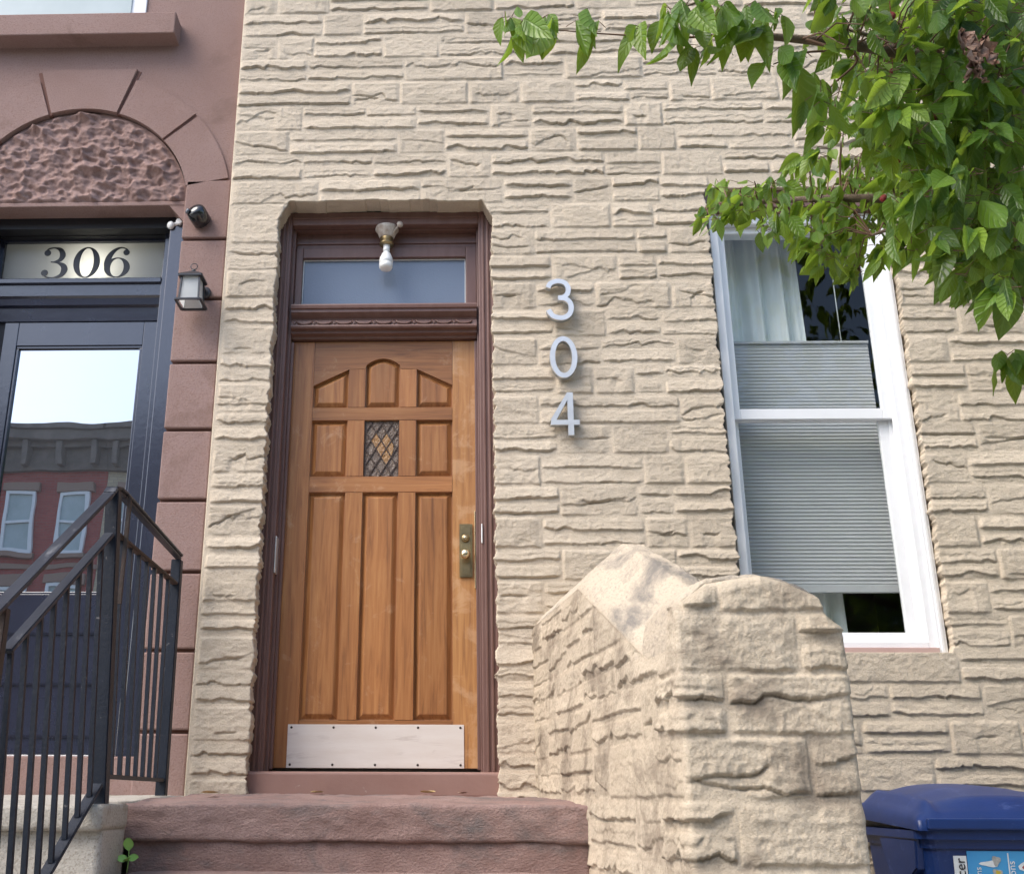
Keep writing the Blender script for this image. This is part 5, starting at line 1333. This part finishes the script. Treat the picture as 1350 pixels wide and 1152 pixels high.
# ================================================================== GROUND, STREET AND THE HOUSES OPPOSITE
def structure(name, mb, mat): o = mb.build(name, mat); o['kind'] = 'structure'; return o
m = MB(); m.box(-150, 150, -150, 150, .10, .36); structure('ground', m, MT['asphalt'])
m = MB(); m.box(-60, 60, -6.5, .0, .3595, .50, .015); structure('pavement', m, MT['pave'])
m = MB(); m.box(-60, 60, -22.2, -15.5, .3595, .50, .015); structure('far_pavement', m, MT['pave'])
YH = -22.0
def opp_house(x0, x1, mat, label, wx, corn='cornice', top=11.2, rows=((1.75, 3.9), (4.75, 6.85), (7.72, 9.38))):
    t = thing('row_house', label, 'house', ((x0 + x1) / 2, YH, .5), 'row houses across the street')
    m = MB(); m.box(x0, x1, YH - 9, YH, .5, 10.0); m.build('wall', MT[mat], t)
    m = MB(); m.box(x0, x1, YH - .2, YH + .14, 9.95, 10.62).box(x0 - .03, x1 + .03, YH - .2, YH + .50, 10.75, 11.05, .03).box(x0, x1, YH - .2, YH + .30, 10.6, 10.76)
    m.box(x0 - .05, x1 + .05, YH - .2, YH + .58, 11.05, top, .02); k = 0; x = x0 + .2
    while x < x1 - .1: m.box(x, x + .16, YH + .1, YH + .44, 10.05, 10.74, .02); x += .95
    m.build('cornice', MT[corn], t)
    m = MB(); m.box(x0, x1, YH - 9, YH - .2, 10.0, 10.9); m.build('roof', MT['cornice'], t)
    for zb_, zt_ in rows:
        for cx in wx:
            m = MB(); w_ = .43
            m.box(cx - w_, cx - w_ + .09, YH + .01, YH + .10, zb_, zt_).box(cx + w_ - .09, cx + w_, YH + .01, YH + .10, zb_, zt_).box(cx - w_ + .09, cx + w_ - .09, YH + .01, YH + .10, zt_ - .09, zt_).box(cx - w_ + .09, cx + w_ - .09, YH + .01, YH + .10, zb_, zb_ + .08).box(cx - w_ + .09, cx + w_ - .09, YH + .01, YH + .09, (zb_ + zt_) / 2 - .03, (zb_ + zt_) / 2 + .03)
            f = m.build('window', MT['vinyl'], t)
            m = MB(); m.box(cx - w_ + .09, cx + w_ - .09, YH + .005, YH + .03, zb_ + .08, zt_ - .09); m.build('pane', MT['farpane'], f)
            m = MB(); m.box(cx - w_ - .1, cx + w_ + .1, YH + .002, YH + .14, zt_ + .01, zt_ + .27, .01).box(cx - w_ - .08, cx + w_ + .08, YH + .002, YH + .16, zb_ - .14, zb_ - .01, .01); m.build('lintel', MT['lintelb'], f)
    m = MB(); m.box(x0, x1, YH, YH + .05, 7.28, 7.42, .01); m.build('belt_course', MT['lintelb'], t)
opp_house(-16.0, -9.75, 'redbrick', 'red brick row house with white windows mirrored in the black door glass', (-15.0, -13.5, -12.0, -10.55))
opp_house(-9.74, -4.0, 'tanbrick', 'tan brick row house, right neighbour of the mirrored red brick house', (-8.9, -7.0, -5.1))
opp_house(-3.99, 1.8, 'redbrick', 'red brick row house directly facing the wooden door across the street', (-3.1, -1.1, .9))
opp_house(1.81, 7.6, 'tanbrick', 'tan brick row house facing the window across the street', (2.7, 4.7, 6.7))
opp_house(7.61, 13.6, 'redbrick', 'red brick row house at the right end of the far side', (8.6, 10.6, 12.6))
opp_house(-22.0, -16.01, 'tanbrick', 'tan brick row house at the left end of the far side', (-21, -19, -17))
nb = thing('row_house', 'plain red brick row house beyond the right edge of the stone house', 'house', (6.2, .2, .5))
m = MB(); m.box(3.165, 9.2, .03, 8, .5, 9.4); m.build('wall', MT['redbrick'], nb)
m = MB(); m.box(3.165, 9.2, -.25, .25, 9.41, 9.9, .02); m.build('cornice', MT['cornice'], nb)
for cx in (4.4, 6.2, 8.0):
    m = MB(); m.box(cx - .45, cx + .45, -.02, .028, 2.3, 4.3, .004); f = m.build('window', MT['vinyl'], nb)
    m = MB(); m.box(cx - .37, cx + .37, -.028, -.0205, 2.38, 3.27).box(cx - .37, cx + .37, -.028, -.0205, 3.33, 4.22); m.build('pane', MT['farpane'], f)
    m = MB(); m.box(cx - .55, cx + .55, -.06, .029, 4.31, 4.55, .006).box(cx - .52, cx + .52, -.08, .029, 2.18, 2.295, .006); m.build('lintel', MT['lintelb'], f)
def street_tree(x, y, h, r, label, seed):
    global LV, LF, LT
    t = thing('street_tree', label, 'tree', (x, y, .5), 'street trees across the road'); rg = random.Random(seed)
    m = MB(); m.tube([(x, y, .4), (x + .05, y, 2), (x - .1, y + .1, h * .5), (x, y, h * .85)], [.18, .15, .12, .03], 10)
    for k in range(7):
        a = k * 2.4; m.tube([(x, y, h * .42 + k * .25), (x + r * .4 * cos(a), y + r * .4 * sin(a), h * .6 + k * .2), (x + r * .8 * cos(a), y + r * .8 * sin(a), h * .72 + k * .2)], [.07, .045, .015], 6)
    m.build('trunk', MT['bark'], t)
    n = 5200; V, F_q, T_ = [], [], []
    for i in range(n):
        u = rg.random() ** .4; a = rg.uniform(0, 2 * pi); cz = rg.uniform(-1, 1)
        lump = 1 + .25 * sin(3 * a + seed) * cos(4 * cz)
        p = Vector((x + r * u * lump * cos(a) * math.sqrt(1 - cz * cz), y + r * u * lump * sin(a) * math.sqrt(1 - cz * cz), h * .68 + h * .34 * u * lump * cz))
        d = Vector((rg.uniform(-1, 1), rg.uniform(-1, 1), rg.uniform(-1, .3))).normalized() * .22; s_ = d.cross(Vector((rg.uniform(-1, 1), rg.uniform(-1, 1), rg.uniform(-1, 1)))).normalized() * .09
        i0 = len(V); V += [p, p + d * .5 + s_, p + d, p + d * .5 - s_]; F_q.append((i0, i0 + 1, i0 + 2, i0 + 3)); T_.append(rg.uniform(0, .7))
    me = np_mesh('crown', [tuple(v) for v in V], F_q, False); q = me.attributes.new('tone', 'FLOAT', 'FACE'); q.data.foreach_set('value', np.array(T_, np.float32)); link('crown', me, MT['leaf'], t)
street_tree(7.2, -16.4, 9.5, 3.0, 'tall leafy street tree opposite the window', 3)
street_tree(12.6, -16.4, 10.5, 3.2, 'tallest street tree at the right end across the road', 8)
street_tree(2.6, -16.4, 8.0, 2.2, 'smaller street tree opposite the stone wall', 12)

# ================================================================== LIGHT
SUN_TO = Vector((-.74, -.50, 1.05)).normalized()
el = math.asin(SUN_TO.z); az = math.atan2(SUN_TO.x, SUN_TO.y)
W = bpy.data.worlds.new('World'); S.world = W; W.use_nodes = True
nt = W.node_tree; bg = nt.nodes['Background']
sky = nt.nodes.new('ShaderNodeTexSky'); sky.sky_type = 'NISHITA'; sky.sun_disc = False
sky.sun_elevation = el; sky.sun_rotation = az; sky.air_density = 1.0; sky.dust_density = 2.2; sky.ozone_density = .8
nt.links.new(sky.outputs[0], bg.inputs[0]); bg.inputs[1].default_value = .15
sl = bpy.data.lights.new('sun', 'SUN'); sl.energy = 1.1; sl.angle = rad(36); sl.color = (1, .955, .89)
so = bpy.data.objects.new('sun', sl); COL.objects.link(so); so.rotation_euler = SUN_TO.to_track_quat('Z', 'Y').to_euler(); so.location = (-6, -6, 8)
S.view_settings.view_transform = 'Standard'; S.view_settings.look = 'None'; S.view_settings.gamma = 1; S.view_settings.exposure = 1.36
S.render.engine = 'CYCLES'
